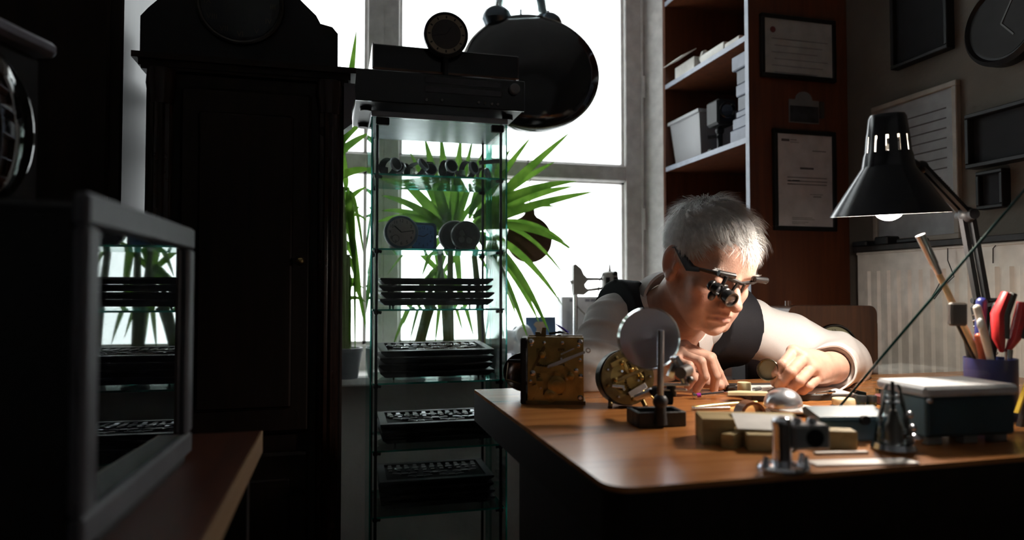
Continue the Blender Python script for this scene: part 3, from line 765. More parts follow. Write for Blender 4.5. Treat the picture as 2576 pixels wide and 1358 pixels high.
# ---------------------------------------------------------------- magnifier glasses
gl = thing('magnifier_glasses', 'black loupe glasses with small lens tubes worn on the face', 'glasses', hp(0, .1, .01))
GB = mk('loupe_black', (.016, .016, .017), .28, spec=.6)
def hbx(c, d, M=None, bev=.001): return (HMs @ T(*c) @ (M if M is not None else Matrix()))
m = MB(); m.tube([HMs @ Vector(p) for p in ((-.070, .070, .010), (-.05, .094, .014), (-.03, .106, .012), (0, .110, .006), (.03, .106, .012), (.05, .094, .014), (.070, .070, .010))], [.0035, .005, .0055, .0045, .0055, .005, .0035], 8, flat=.7)
m.tube([HMs @ Vector(p) for p in ((-.008, .110, .006), (-.010, .106, -.012))], .003, 6).tube([HMs @ Vector(p) for p in ((.008, .110, .006), (.010, .106, -.012))], .003, 6)
m.build('brow_bar', GB, gl)
for s_ in (-1, 1):
    t_ = MB()
    pts = [(s_ * .069, .073, .009), (s_ * .0765, .052, .004), (s_ * .079, .020, .016), (s_ * .0815, -.005, .026), (s_ * .083, -.026, .018)]
    for a, c, h0, h1 in zip(pts[:-1], pts[1:], (.006, .010, .008, .005), (.010, .008, .005, .004)):
        pass
    t_.tube([HMs @ Vector(p) for p in pts], [.0050, .0095, .0070, .0045, .0030], 8, flat=.28)
    t_.build('temple_arm', GB, gl)
    hg = MB().box((0, 0, 0), (.034, .010, .010), HMs @ T(s_ * .038, .109, .018), .002); hg.cyl(HMs @ Vector((s_ * .022, .113, .019)), HMs @ Vector((s_ * .055, .108, .019)), .0055 * HS)
    hg.build('hinge_block', GB, gl)
# loupe pair swung down in front of the right eye
lp = MB(); a0, a1 = HMs @ Vector((.040, .114, .016)), HMs @ Vector((.044, .116, -.004)); lp.tube([a0, a1], .004, 8).box((0, 0, 0), (.030, .008, .008), HMs @ T(.046, .114, -.003), .0015); lp.build('drop_arm', GB, gl)
for (x, y, z), r_, l_, tl_ in (((.034, .110, -.016), .0135, .030, 6), ((.062, .104, -.006), .0105, .022, 28)):
    Mx = HMs @ T(x, y, z) @ RZ(tl_ * .9) @ RX(-90 - 6)
    tube_ = MB().lathe([(r_ * .8, 0), (r_, .004), (r_, l_ * .35), (r_ * .9, l_ * .4), (r_ * .9, l_ * .6), (r_ * 1.06, l_ * .65), (r_ * 1.06, l_), (r_ * .88, l_), (r_ * .85, l_ - .003)], 28, Mx)
    tb = tube_.build('lens_tube', GB, gl)
    MB().lathe([(r_ * .86, l_ - .0028), (r_ * .5, l_ - .0012), (1e-6, l_ - .0008)], 24, Mx).build('lens', mk('loupe_lens', (.05, .05, .055), .05, spec=.9), tb)
MB().ell((0, 0, 0), (.008, .006, .010), HMs @ T(.052, .108, -.026)).build('adjuster_knob', GB, gl)
# stool under the person
st = thing('stool', 'round black work stool under the person', 'stool', (PV.x, PV.y + .04, 0))
MB().lathe([(.05, .31), (.17, .32), (.175, .35), (.16, .372)], 32, T(PV.x, PV.y + .06, 0)).build('seat', BLACK, st)
MB().cyl((PV.x, PV.y + .06, .05), (PV.x, PV.y + .06, .315), .025).build('post', STEEL, st)
for i in range(5):
    a = math.radians(72 * i + 10); MB().tube([(PV.x, PV.y + .06, .08), (PV.x + .24 * math.cos(a), PV.y + .06 + .24 * math.sin(a), .02)], [.02, .014]).build('leg', BLACK, st)
# ================================================================ desk lamp
LDp = 1.14
RC = at(2236, 541, LDp)
ld = (RC - CAM).normalized(); LA = (Vector((0, 0, 1)) - ld * ld.z).normalized()
LMx = frame(RC, x=RT, z=LA)
BLUEBLK = mk('lamp_enamel', (.008, .009, .014), .22, spec=.6)
INNER = mk('lamp_inner_white', (.45, .43, .38), .5)
lamp = thing('desk_lamp', 'black articulated desk lamp, switched on, with slotted conical shade', 'lamp', (1.17, .86, TZ))
def shell(prof, n=60, skip=None, th=.0016, M=LMx, name='shade', mats=(BLUEBLK, INNER), parent=None):
    m = MB(); vs = []; fs = []; mi = []
    for o in (0, th):
        for r_, z_ in prof:
            for i in range(n): a = 2 * math.pi * i / n; vs.append((max(1e-5, r_ - o) * math.cos(a), max(1e-5, r_ - o) * math.sin(a), z_))
    Lp = len(prof)
    for side in (0, 1):
        for j in range(Lp - 1):
            for i in range(n):
                if skip and skip(j, i): continue
                q = side * Lp * n + j * n; r2 = q + n
                fs.append((q + i, q + (i + 1) % n, r2 + (i + 1) % n, r2 + i) if side == 0 else (q + i, r2 + i, r2 + (i + 1) % n, q + (i + 1) % n)); mi.append(side)
    for i in range(n): fs.append((i, Lp * n + i, Lp * n + (i + 1) % n, (i + 1) % n)); mi.append(0)
    m.add(vs, fs, M); m.mi = mi
    return m.build(name, list(mats), parent, smooth=40, fix=False)
s_ = LDp / 1700; q_ = LDp / 1.13
zn, zt_ = 125 * s_, 250 * s_
shade = shell([(r9 * q_, z9) for r9, z9 in [(.0905, 0), (.0895, .003), (.0405, zn - .004), (.0395, zn), (.0370, zn + .016), (.0350, zn + .022), (.0325, zn + .048), (.0312, zn + .056), (.0288, zt_ - .006), (.026, zt_), (.001, zt_ + .001)]], 96, lambda j, i: j == 5 and (i + 1) % 8 in (0, 1), parent=lamp)
bulb_m = bpy.data.materials.new('lit_bulb'); bulb_m.use_nodes = True; nt = bulb_m.node_tree; bb = nt.nodes['Principled BSDF']
bb.inputs['Base Color'].default_value = (1, 1, 1, 1); bb.inputs['Emission Color'].default_value = (1, .90, .80, 1); bb.inputs['Emission Strength'].default_value = 420
MB().ell((0, 0, .016), .025, LMx, 24, 16).lathe([(.012, .036), (.012, .07)], 16, LMx).build('bulb', bulb_m, lamp)
J1 = at(2318, 420, 1.16); J2 = at(2432, 540, 1.17); J3 = at(2478, 800, 1.17)
MB().cyl(RC + LA * (zn + .03), J1, .006).ell(J1, .011).build('shade_joint', BLACK, lamp)
side = FW
for off in (-.009, .009):
    MB().box((0, 0, 0), (.007, .007, (J2 - J1).length), frame((J1 + J2) / 2 + side * off, z=J2 - J1)).build('upper_arm', BLACK, lamp)
MB().tube([J1 + (J2 - J1) * .35 + UP * .012 + UP * .002 * math.cos(i * 1.3) + FW * .004 * math.sin(i * 1.3) + (J2 - J1) * (.5 * i / 60) for i in range(61)], .0012, 5).build('spring', STEEL, lamp)
MB().ell(J2, .014).cyl(J2 - FW * .02, J2 + FW * .02, .009).build('elbow', BLACK, lamp)
for off in (-.008, .008):
    MB().box((0, 0, 0), (.010, .008, (J3 - J2).length), frame((J3 + J2) / 2 + RT * off, z=J3 - J2)).build('lower_arm', BLACK, lamp)
MB().box((0, 0, 0), (.034, .026, .05), frame(J3, z=J3 - J2), .004).cyl(J3 - RT * .022 + Vector((0, 0, .03)), J3 + RT * .022 + Vector((0, 0, .03)), .005).build('bracket', BLACK, lamp)
for off in (-.016, .016):
    MB().tube([J3 + RT * off + Vector((0, 0, -.12)) + Vector((0, 0, .0024 * i)) + (RT * math.cos(i * 1.5) + FW * math.sin(i * 1.5)) * .004 for i in range(60)], .0013, 5).build('spring', STEEL, lamp)
Bp = Vector((J3.x + .004, J3.y, TZ))
MB().cyl(Bp, Vector((J3.x, J3.y, J3.z)), .008).build('post', BLACK, lamp)
MB().lathe([(.042, 0), (.043, .010), (.036, .020), (.014, .026)], 32, T(*Bp)).build('base', BLACK, lamp)
# ================================================================ glass display cabinet
CY0, CY1 = 1.85, 2.125
cl, cr = ony(936, 620, CY0).x, ony(1274, 620, CY0).x
CT = ony(937, 277, CY0).z
cab = thing('display_cabinet', 'narrow glass display cabinet with teal edges holding watches and trays', 'cabinet', ((cl + cr) / 2, 1.99, 0))
def pane(x0, x1, y0, y1, z0, z1, name, parent=cab, mats=None):
    """glass sheet: broad faces clear, thin faces teal"""
    d = [abs(x1 - x0), abs(y1 - y0), abs(z1 - z0)]; th = d.index(min(d))
    m = MB().bx(x0, x1, y0, y1, z0, z1)
    fax = [0, 0, 1, 1, 2, 2]
    m.mi = [0 if a == th else 1 for a in fax]
    return m.build(name, mats or [CABGLASS, GREEN_EDGE], parent, smooth=0)
MB().bx(cl - .004, cr + .004, CY0 - .002, CY1 + .004, CT - .016, CT, .002).build('top_panel', mk('grey_top', (.30, .33, .37), .35, .3), cab)
MB().bx(cl - .004, cr + .004, CY0 - .002, CY1 + .004, 0, .08, .003).build('base', mk('grey_base', (.20, .21, .23), .4), cab)
pane(cl - .004, cl, CY0 + .006, CY1, .08, CT - .016, 'side_pane'); pane(cr, cr + .004, CY0 + .006, CY1, .08, CT - .016, 'side_pane')
pane(cl, cr, CY1 - .004, CY1, .08, CT - .016, 'back_pane')
door = pane(cl + .002, cr - .002, CY0, CY0 + .004, .085, CT - .018, 'door_pane')
for x, z in ((cl + .026, CT - .028), (cr - .026, CT - .030), (cl + .026, .11), (cr - .026, .11)):
    MB().bx(x - .018, x + .018, CY0 - .005, CY0 + .010, z - .010, z + .010, .002).build('hinge', BLACK, door)
rods = [(cl + .013, CY0 + .014), (cr - .013, CY0 + .014), (cl + .013, CY1 - .014), (cr - .013, CY1 - .014)]
ROD = mk('dark_rod', (.03, .032, .038), .3, .5)
SZ = [ony(945, y, CY0).z for y in (433, 623, 778, 966, 1137, 1305)]
for x, y in rods:
    rd = MB().cyl((x, y, .08), (x, y, CT - .016), .0042, n=10).build('rod', ROD, cab)
    for z in SZ:
        s_ = 1 if x < (cl + cr) / 2 else -1
        MB().ell((x, y, z - .008), (.0075, .0075, .008), None, 12, 8).cyl((x, y, z - .006), (x + s_ * .013, y + (.004 if y < 2 else -.004), z - .010), .005, .004, 10).build('clamp', BLACK, rd)
for z in SZ: pane(cl + .003, cr - .003, CY0 + .012, CY1 - .008, z - .005, z, 'glass_shelf')

# ---------------------------------------------------------------- receiver, box and clock on top
rl, rr_ = ony(893, 230, 1.80).x, ony(1318, 230, 1.80).x
zr0 = CT + .012; zr1 = ony(893, 171, 1.80).z
rec = thing('stereo_receiver', 'wide black stereo receiver with silver dial on glass cabinet', 'receiver', ((rl + rr_) / 2, 1.95, CT))
MB().bx(rl, rr_, 1.803, 2.10, zr0, zr1, .003).build('case', BLACK, rec)
MB().bx(rl - .002, rr_ + .002, 1.796, 1.804, zr0 - .002, zr1, .002).build('front_panel', BLACKG, rec)
for x in (rl + .03, rr_ - .03):
    for y in (1.87, 2.06): MB().cyl((x, y, CT), (x, y, zr0), .016).build('foot', BLACK, rec)
kx, kz = ony(1293, 226, 1.796).x, ony(1293, 226, 1.796).z
MB().lathe([(.014, 0), (.0145, .012), (.013, .014)], 28, frame((kx, 1.796, kz), z=(0, -1, 0))).build('tuning_knob', mk('grey_knob', (.20, .20, .21), .4, .7), rec)
for y_, x0, x1 in ((205, 1070, 1260), (228, 1070, 1262)):
    MB().bx(ony(x0, y_, 1.796).x, ony(x1, y_, 1.796).x, 1.7935, 1.7965, ony(1160, y_ + 9, 1.796).z, ony(1160, y_ - 5, 1.796).z).build('display_window', mk('smoked_window', (.03, .03, .035), .15), rec)
for x_, y_ in ((1073, 251), (1112, 252), (1204, 258), (1220, 260), (1237, 262), (1252, 263)):
    p = ony(x_, y_, 1.796); MB().cyl(p, p - Vector((0, .006, 0)), .003).build('button', mk('dim_button', (.12, .12, .12), .5), rec)
p0, p1 = ony(936, 160, 1.86), ony(1305, 190, 1.86)
lb = tag(MB().bx(ony(985, 170, 1.88).x, ony(1196, 170, 1.88).x, 1.885, 2.05, zr1, zr1 + .018, .002).build('pale_box', mk('pinkish_card', (.50, .42, .42), .6)), 'flat pinkish cardboard box lying on the receiver', 'box')
pk = thing('record_player', 'flat black player with slim feet above the pinkish box', 'player', ((p0.x + p1.x) / 2, 1.96, zr1))
zt0 = zr1 + .021; zt1 = ony(936, 108, 1.86).z
MB().bx(p0.x, p1.x, 1.86, 2.08, zt0, zt1, .003).build('case', BLACKG, pk)
MB().bx(p0.x + .001, p1.x - .001, 1.857, 1.861, zt0, zt0 + .005).build('trim_strip', mk('brown_strip', (.12, .05, .02), .35), pk)
MB().bx(p0.x, p0.x + .004, 1.856, 1.862, zt0 + .005, zt1).build('end_cap', mk('silver_cap', (.35, .35, .35), .4, .7), pk)
for x in (p0.x + .02, p1.x - .02):
    for y in (1.88, 2.06): MB().bx(x - .014, x + .014, y - .014, y + .014, zr1, zt0).build('foot', mk('pale_foot', (.30, .27, .28), .6), pk)
cp = ony(1122, 88, 1.835)
rclk = thing('round_clock', 'round dark clock with bronze ring standing on the receiver', 'clock', (cp.x, 1.845, zr1))
CM = frame(cp, x=(1, 0, .0), z=Vector((-.05, -1, -.06)))
R_ = 55 * 1.9 / 1700
MB().lathe([(R_ * .9, -.018), (R_, -.010), (R_, .006), (R_ * .93, .010), (R_ * .88, .006)], 44, CM).build('case', BLACK, rclk)
MB().lathe([(R_ * .66, .0062), (R_ * .86, .0062), (R_ * .86, .0066), (R_ * .66, .0066)], 44, CM, True).build('chapter_ring', mk('dull_bronze', (.20, .17, .12), .6), rclk)
MB().lathe([(1e-6, .0060), (R_ * .64, .0060), (R_ * .64, .0064)], 44, CM).build('dial', mk('dark_brown_dial', (.03, .027, .026), .6), rclk)
for h in range(12):
    a = math.radians(30 * h); MB().box((0, 0, 0), (.004, .007, .0006), CM @ RZ(-30 * h) @ T(0, R_ * .76, .0068)).build('hour_mark', BLACK, rclk)
for a, l in ((-35, R_ * .4), (100, R_ * .6)): MB().box((0, l / 2, .0075), (.002, l, .0006), CM @ RZ(a)).build('hand', BLACK, rclk)
MB().cyl((cp.x, 1.842, zr1 + .004), cp + Vector((0, .008, -R_ * .9)), .008).bx(cp.x - .03, cp.x + .03, 1.82, 1.855, zr1, zr1 + .006, .002).build('stand', BLACK, rclk)

# ---------------------------------------------------------------- giant twin-bell clock hanging in the window
bc = ony(1333, 188, 2.22); s2 = 2.36 / 1700
tb = thing('twin_bell_clock', 'giant glossy black twin-bell alarm clock hanging in front of the window', 'clock', bc)
BM_ = frame(bc, x=Vector((1, -.1, -.06)), z=Vector((-.12, -1, .1)))
a_, b_ = 174 * s2, 149 * s2
prof = [(1e-6, -.075), (.35, -.072), (.7, -.062), (.9, -.04), (.985, -.012), (1.0, .010), (.985, .03), (.93, .05), (.80, .066), (.5, .082), (1e-6, .09)]
MB().lathe(prof, 64, BM_ @ SC(a_, b_, 1)).build('case', BLACKG, tb)
MB().torus(1., .03, BM_ @ T(0, 0, .028) @ SC(a_ * .955, b_ * .955, .4), 64, 10).build('rim', mk('dark_gilt_rim', (.06, .05, .03), .2, 1), tb)
for px_, py_ in ((1250, 42), (1378, 58)):
    q = ony(px_, py_, 2.24); up_ = Vector((0, -.05, 1))
    be = MB().lathe([(38 * s2, 0), (37 * s2, .012), (32 * s2, .028), (22 * s2, .04), (8 * s2, .047), (1e-6, .048)], 28, frame(q - up_ * .012, z=up_)).cyl(q - up_ * .035, q - up_ * .012, 30 * s2, 38 * s2, 28).build('bell', mk('slate_bell', (.06, .075, .09), .25, .8), tb)
    MB().cyl(q - up_ * .05, q + up_ * .042, .006).build('bell_post', STEEL, be)
MB().cyl(ony(1310, 45, 2.24), ony(1310, 24, 2.24), .004).build('hammer', STEEL, tb)
MB().lathe([(70 * s2, 0), (66 * s2, .05), (50 * s2, .10), (25 * s2, .12), (1e-6, .125)], 32, frame(ony(1308, 34, 2.27), z=(0, 0, 1))).build('clear_dome', glass('cloudy_dome', (.88, .90, .92), 1.0, .1), tb)
for px_ in (1236, 1374):
    q = ony(px_, 40, 2.24); MB().cyl(q, (q.x, q.y, ZC - .001), .0012, n=6).build('cord', STEEL, tb)

# ---------------------------------------------------------------- alarm clocks on the second shelf
def text_num(M, r_, size, mat, parent, nums=range(1, 13)):
    for h in nums:
        a = math.radians(90 - 30 * h); MB().text(str(h), size, M @ T(r_ * math.cos(a), r_ * math.sin(a), 0)).build('numeral', mat, parent)
zsh = SZ[1]
DIM = mk('grey_print', (.04, .04, .045), .6)
def round_alarm(px_, py_, y_, r_, label, face, rimc, bodyc, hands, nums=True, glow=True):
    c = ony(px_, py_, y_); c.z = zsh + r_
    t = thing('alarm_clock', label, 'alarm clock', (c.x, y_, zsh))
    M = frame(c, x=(1, .0, 0), z=(.0, -1, 0))
    MB().lathe([(r_ * .6, -.035), (r_ * .92, -.03), (r_, -.012), (r_, .004), (r_ * .97, .008), (r_ * .90, .008)], 44, M).build('case', mk('case_' + bodyc[0], bodyc[1], .4), t)
    MB().torus(r_ * .90, r_ * .085, M @ T(0, 0, .007), 44).build('bezel', mk('bez_' + rimc[0], rimc[1], .3), t)
    MB().lathe([(1e-6, .0082), (r_ * .84, .0082), (r_ * .84, .0084)], 44, M).build('dial', mk('dial_' + face[0], face[1], .55), t)
    if nums: text_num(M @ T(0, 0, .0087), r_ * .66, r_ * .26, DIM, t)
    for a, l, w_ in hands: MB().box((0, l * r_ / 2, .0092), (w_, l * r_, .0005), M @ RZ(a)).build('hand', DIM, t)
    MB().lathe([(r_ * .86, .009), (r_ * .6, .0118), (r_ * .3, .0128), (1e-6, .013)], 36, M).build('glass', CLEAR, t)
    for s_ in (-1, 1): MB().ell((s_ * r_ * .5, -r_ * .86, -.012), (.008, r_ * .14, .012), M).build('foot', mk('case_' + bodyc[0], bodyc[1], .4), t)
    return t, M
t1, M1 = round_alarm(1009, 578, 1.905, .0475, 'pale round alarm clock with blue-grey rim, in front of blue clock', ('pale', (.80, .70, .70)), ('bluegrey', (.15, .19, .26)), ('pearl', (.70, .64, .62)), ((48, .55, .003), (-82, .72, .002)))
MB().torus(.010, .0006, M1 @ T(-.016, -.018, .0092), 24, 6).build('alarm_ring', DIM, t1)
t2, M2 = round_alarm(1172, 588, 1.90, .042, 'dark round alarm clock with black dial, front one of a pair', ('black', (.10, .10, .11)), ('charcoal', (.12, .12, .13)), ('charcoal2', (.04, .04, .045)), ((30, .5, .003), (-120, .7, .002)))
for x, y in ((.008, -.014), (-.012, .006), (-.014, -.012)): MB().lathe([(1e-6, .0088), (.009, .0088), (.009, .0090)], 20, M2 @ T(x, y, 0)).build('subdial', mk('silver_subdial', (.25, .25, .26), .4), t2)
t3, M3 = round_alarm(1143, 585, 1.975, .046, 'dark grey round clock half hidden behind the black-dialled clock', ('grey', (.06, .06, .065)), ('silverrim', (.20, .20, .21)), ('charcoal2', (.04, .04, .045)), ((120, .5, .003), (10, .7, .002)), nums=False)
c = ony(1064, 590, 1.965)
bq = thing('alarm_clock', 'blue square alarm clock with rounded corners behind the pale clock', 'alarm clock', (c.x, 1.965, zsh))
def rrect(w_, h_, r_, n=5):
    pts = []
    for cx, cy_, a0 in ((w_ / 2 - r_, h_ / 2 - r_, 0), (-w_ / 2 + r_, h_ / 2 - r_, 90), (-w_ / 2 + r_, -h_ / 2 + r_, 180), (w_ / 2 - r_, -h_ / 2 + r_, 270)):
        for i in range(n + 1): a = math.radians(a0 + 90 * i / n); pts.append((cx + r_ * math.cos(a), cy_ + r_ * math.sin(a)))
    return pts
MQ = frame((c.x, 1.96, zsh + .041), x=Vector((1, .25, 0)), z=Vector((.25, -1, 0)))
MB().prism(rrect(.084, .082, .014), -.05, 0, MQ).build('case', mk('navy_case', (.08, .13, .26), .35), bq)
MB().prism(rrect(.068, .068, .012), 0, .001, MQ).build('dial', mk('blue_dial', (.14, .28, .62), .45), bq)
text_num(MQ @ T(0, 0, .0014), .026, .011, mk('navy_print', (.015, .02, .05), .5), bq)
for a, l in ((-60, .018), (80, .025)): MB().box((0, l / 2, .0016), (.002, l, .0005), MQ @ RZ(a)).build('hand', DIM, bq)

# ---------------------------------------------------------------- watches on the top shelf
LEATHER = mk('black_leather', (.014, .013, .014), .5, bump=.2); LEATHB = mk('brown_leather', (.10, .05, .02), .5, bump=.2)
GREYS = mk('grey_strap', (.05, .045, .05), .5, bump=.2)
def loop_watch(x, y, rot, tilt, strap, r_=.020, loop=(.026, .034), label='', stand=True):
    t = thing('wristwatch', label, 'watch', (x, y, SZ[0]), rot)
    rx, rz = loop; pts = [(0, rx * math.cos(math.radians(a)), rz + .004 + rz * math.sin(math.radians(a))) for a in range(0, 360, 15)]
    M = RX(tilt)
    vs = []; fs = []
    n = len(pts); w_ = .0115
    for i, p in enumerate(pts):
        q = Vector(p); c_ = Vector((0, 0, rz + .004)); o = (q - c_) * .07
        for sx in (-1, 1): vs.append(q + Vector((sx * w_, 0, 0)))
        for sx in (1, -1): vs.append(q + o + Vector((sx * w_, 0, 0)))
    for i in range(n):
        j = (i + 1) % n
        for k in range(4): fs.append((i * 4 + k, i * 4 + (k + 1) % 4, j * 4 + (k + 1) % 4, j * 4 + k))
    MB().add(vs, fs, M).build('strap', strap, t, world=False)
    CM_ = M @ T(0, -rx * .98, rz + .008) @ RX(90 - 12)
    MB().lathe([(r_ * .9, -.004), (r_, -.001), (r_, .004), (r_ * .88, .006), (r_ * .84, .004)], 28, CM_).cyl(CM_ @ Vector((r_, 0, .001)), CM_ @ Vector((r_ + .003, 0, .001)), .002).build('case', ALU, t, world=False)
    MB().lathe([(1e-6, .0042), (r_ * .84, .0042), (r_ * .84, .0044)], 24, CM_).build('dial', BLACK, t, world=False)
    if stand:
        MB().bx(-.02, .02, -.012, .03, 0, .003).bx(-.012, .012, .016, .019, .003, .028).build('display_stand', CLEAR, t, world=False)
    return t
for px_, y_, rot, tl_, st_, lp_, lab in ((978, 1.905, 38, 0, LEATHER, (.028, .022), 'dark wristwatch on clear stand at the hinge end of top shelf'),
        (1013, 1.985, -32, -8, LEATHER, (.026, .024), 'black-strapped wristwatch leaning over beside a clear cuff on top shelf'),
        (1050, 1.90, 50, -20, LEATHER, (.030, .017), 'low wide black watch lying sideways beside the tallest watch'),
        (1078, 1.99, 12, 0, LEATHER, (.018, .028), 'tallest upright black wristwatch on the top glass shelf'),
        (1124, 1.905, 20, 0, LEATHER, (.026, .023), 'round black wristwatch with pale edge next to a second small watch'),
        (1145, 1.995, -55, 4, LEATHER, (.020, .017), 'small black wristwatch tucked behind a larger round one'),
        (1176, 1.905, 40, 0, GREYS, (.022, .023), 'oval grey-strapped wristwatch standing alone on top shelf'),
        (1214, 1.985, 60, 0, LEATHB, (.015, .022), 'wristwatch with brown leather loop crossed by a flat strap')):
    p = ony(px_, 430, y_); loop_watch(p.x, y_, rot, tl_, st_, .0195, lp_, lab)
pc = ony(1036, 430, 2.06)
cf = thing('display_cuff', 'empty clear plastic watch cuff with waisted stem on top shelf', 'watch stand', (pc.x, 2.06, SZ[0]))
MB().lathe([(.012, 0), (.010, .003), (.004, .008), (.0035, .018), (.009, .026)], 20, T(pc.x, 2.06, SZ[0])).build('stem', CLEAR, cf)
MB().box((0, 0, 0), (.022, .004, .016), T(pc.x, 2.06, SZ[0] + .034) @ RX(-30) @ RY(35)).build('cuff_plate', CLEAR, cf)
pz = ony(1230, 408, 1.90)
bar = tag(MB().box((0, 0, 0), (.062, .012, .003), frame((pz.x, 1.895, pz.z), x=(1, 0, .16), z=(0, -.9, .3))).build('watch_strap', GREYS), 'flat grey watch strap resting across the brown leather watch', 'watch strap')

# ---------------------------------------------------------------- trays in stacks and the watches in them
FELT = mk('black_felt', (.012, .012, .014), .9); TRAY = mk('tray_black', (.022, .023, .027), .42)
TW, TD, TH = .318, .205, .022
def tray_mesh():
    a, d = TW / 2, TD / 2
    m = MB(); rings = [(a - .014, d - .014, 0), (a, d, .0125), (a, d, .0172), (a - .020, d - .020, .0175), (a - .021, d - .021, .009)]
    vs = []; 
    for x, y, z in rings: vs += [(-x, -y, z), (x, -y, z), (x, y, z), (-x, y, z)]
    fs = [(3, 2, 1, 0)]
    for j in range(len(rings) - 1):
        for k in range(4): fs.append((j * 4 + k, j * 4 + (k + 1) % 4, (j + 1) * 4 + (k + 1) % 4, (j + 1) * 4 + k))
    n = (len(rings) - 1) * 4; fs.append((n, n + 1, n + 2, n + 3))
    return m.add(vs, fs)
tray0 = thing('watch_tray', 'x', 'tray'); tray_mesh().build('frame', TRAY, tray0, world=False, smooth=0)
MB().bx(-TW / 2 + .0215, TW / 2 - .0215, -TD / 2 + .0215, TD / 2 - .0215, .0091, .0102).build('felt', FELT, tray0, world=False)
for sx in (-1, 1):
    for sy in (-1, 1): MB().lathe([(.0025, -.0093), (.003, -.003), (.0055, -.001), (.006, .001)], 10, T(sx * (TW / 2 - .038), sy * (TD / 2 - .038), 0)).build('foot', TRAY, tray0, world=False)
used = [False]
def tray(x, y, z, rot, label):
    M = T(x, y, z + .0093) @ RZ(rot)
    if not used[0]: used[0] = True; tray0.matrix_basis = M; tray0['label'] = label; tray0['group'] = 'stacked watch trays'; return tray0, M
    return dup(tray0, M, label, 'stacked watch trays'), M
def flat_watch(kind):
    t = thing('wristwatch', 'x', 'watch')
    st = {0: LEATHER, 1: GREYS, 2: ALU, 3: mk('pale_strap', (.30, .27, .27), .5)}[kind]
    for s_ in (-1, 1):
        ys = [(.014 + .034 * i / 6) for i in range(7)]; vs = []
        for i, y in enumerate(ys):
            w_ = .0088 - .0022 * i / 6; z = .004 + .004 * math.sin(i / 6 * 2.2)
            vs += [(-w_, s_ * y, z), (w_, s_ * y, z), (w_, s_ * y, z + .0026), (-w_, s_ * y, z + .0026)]
        fs = [(i * 4 + k, i * 4 + (k + 1) % 4, i * 4 + 4 + (k + 1) % 4, i * 4 + 4 + k) for i in range(6) for k in range(4)] + [(0, 1, 2, 3), (24, 25, 26, 27)]
        MB().add(vs, fs).build('strap', st, t, world=False)
    if kind in (0, 2): MB().lathe([(.014, .001), (.0155, .003), (.0155, .008), (.0135, .0095), (.013, .0085)], 24).cyl((.0155, 0, .005), (.018, 0, .005), .0018).build('case', STEEL, t, world=False); MB().lathe([(1e-6, .0086), (.013, .0086), (.013, .0088)], 24).build('dial', mk('watch_dial_%d' % kind, (.30, .30, .30) if kind else (.02, .02, .022), .3), t, world=False)
    else: MB().box((0, 0, .005), (.022, .030, .008), None, .002).cyl((.011, 0, .005), (.0135, 0, .005), .0018).build('case', STEEL, t, world=False); MB().box((0, 0, .0092), (.017, .024, .0006)).build('dial', mk('watch_dial_%d' % kind, (.02, .02, .022) if kind == 1 else (.40, .38, .36), .3), t, world=False)
    return t
wk = [flat_watch(k) for k in range(4)]; wused = [False] * 4
def put_watch(kind, M, label, group):
    if not wused[kind]: wused[kind] = True; o = wk[kind]; o.matrix_basis = M; o['label'] = label; o['group'] = group; return o
    return dup(wk[kind], M, label, group)
cxm = (cl + cr) / 2; cym = (CY0 + CY1) / 2 - .003
R4 = random.Random(3)
KN = ['round watch on black leather strap', 'square watch on grey strap', 'round watch on steel bracelet', 'square watch on pale strap']
for si, n, px_, rot, nm in ((2, 4, 1092, 0, 'under the alarm clocks'), (3, 4, 1097, -2, 'crammed with dark watches'), (4, 3, 1097, 1, 'beside the desk corner'), (5, 4, 1083, -4, 'on the bottom shelf')):
    for k in range(n):
        q = n - 1 - k; od = 'topmost' if q == 0 else ('lowest' if k == 0 else ['', 'second', 'third'][q])
        lab = od + ' black watch tray in the stack ' + nm
        tx = cxm + R4.uniform(-.005, .005); ty = cym + R4.uniform(-.003, .003)
        t, M = tray(tx, ty, SZ[si] + k * .0195, rot * .5 + R4.uniform(-1.2, 1.2), lab)
        if si == 3 and q == 0: M = M @ T(0, 0, .0032) @ RX(2.4); t.matrix_basis = M
    grp = 'watches in the tray ' + nm
    zb_ = .0101
    if si == 2:
        for x, y, k in ((-.095, -.02, 1), (-.06, .04, 0), (-.01, -.03, 2), (.03, .035, 1), (.075, -.03, 0), (.098, .06, 2)): put_watch(k, M @ T(x, y, zb_) @ RZ(90 + R4.uniform(-6, 6)) @ SC(.72, .72, .72), KN[k] + ' lying in the topmost tray under the alarm clocks', grp)
    else:
        kinds = {3: (0, 0, 1, 0, 1, 0), 4: (3, 2, 1, 3, 2, 0), 5: (1, 0, 1, 0, 1, 1)}[si]
        for i in range(11):
            x = -.1235 + .0247 * i
            put_watch(kinds[i % 6], M @ T(x, .039 + R4.uniform(-.003, .003), zb_) @ RZ(R4.uniform(-3.5, 3.5)) @ SC(.72, .72, .72), KN[kinds[i % 6]] + ' in back row of topmost tray ' + nm, grp)
        for i in range(5):
            x = (-.085, .002, .088, -.045, .046)[i]
            put_watch(kinds[(i + 2) % 6], M @ T(x, -.020 if i < 3 else -.055, zb_) @ RZ(90 + R4.uniform(-4, 4)) @ SC(.72, .72, .72), KN[kinds[(i + 2) % 6]] + ' lying crosswise in topmost tray ' + nm, grp)
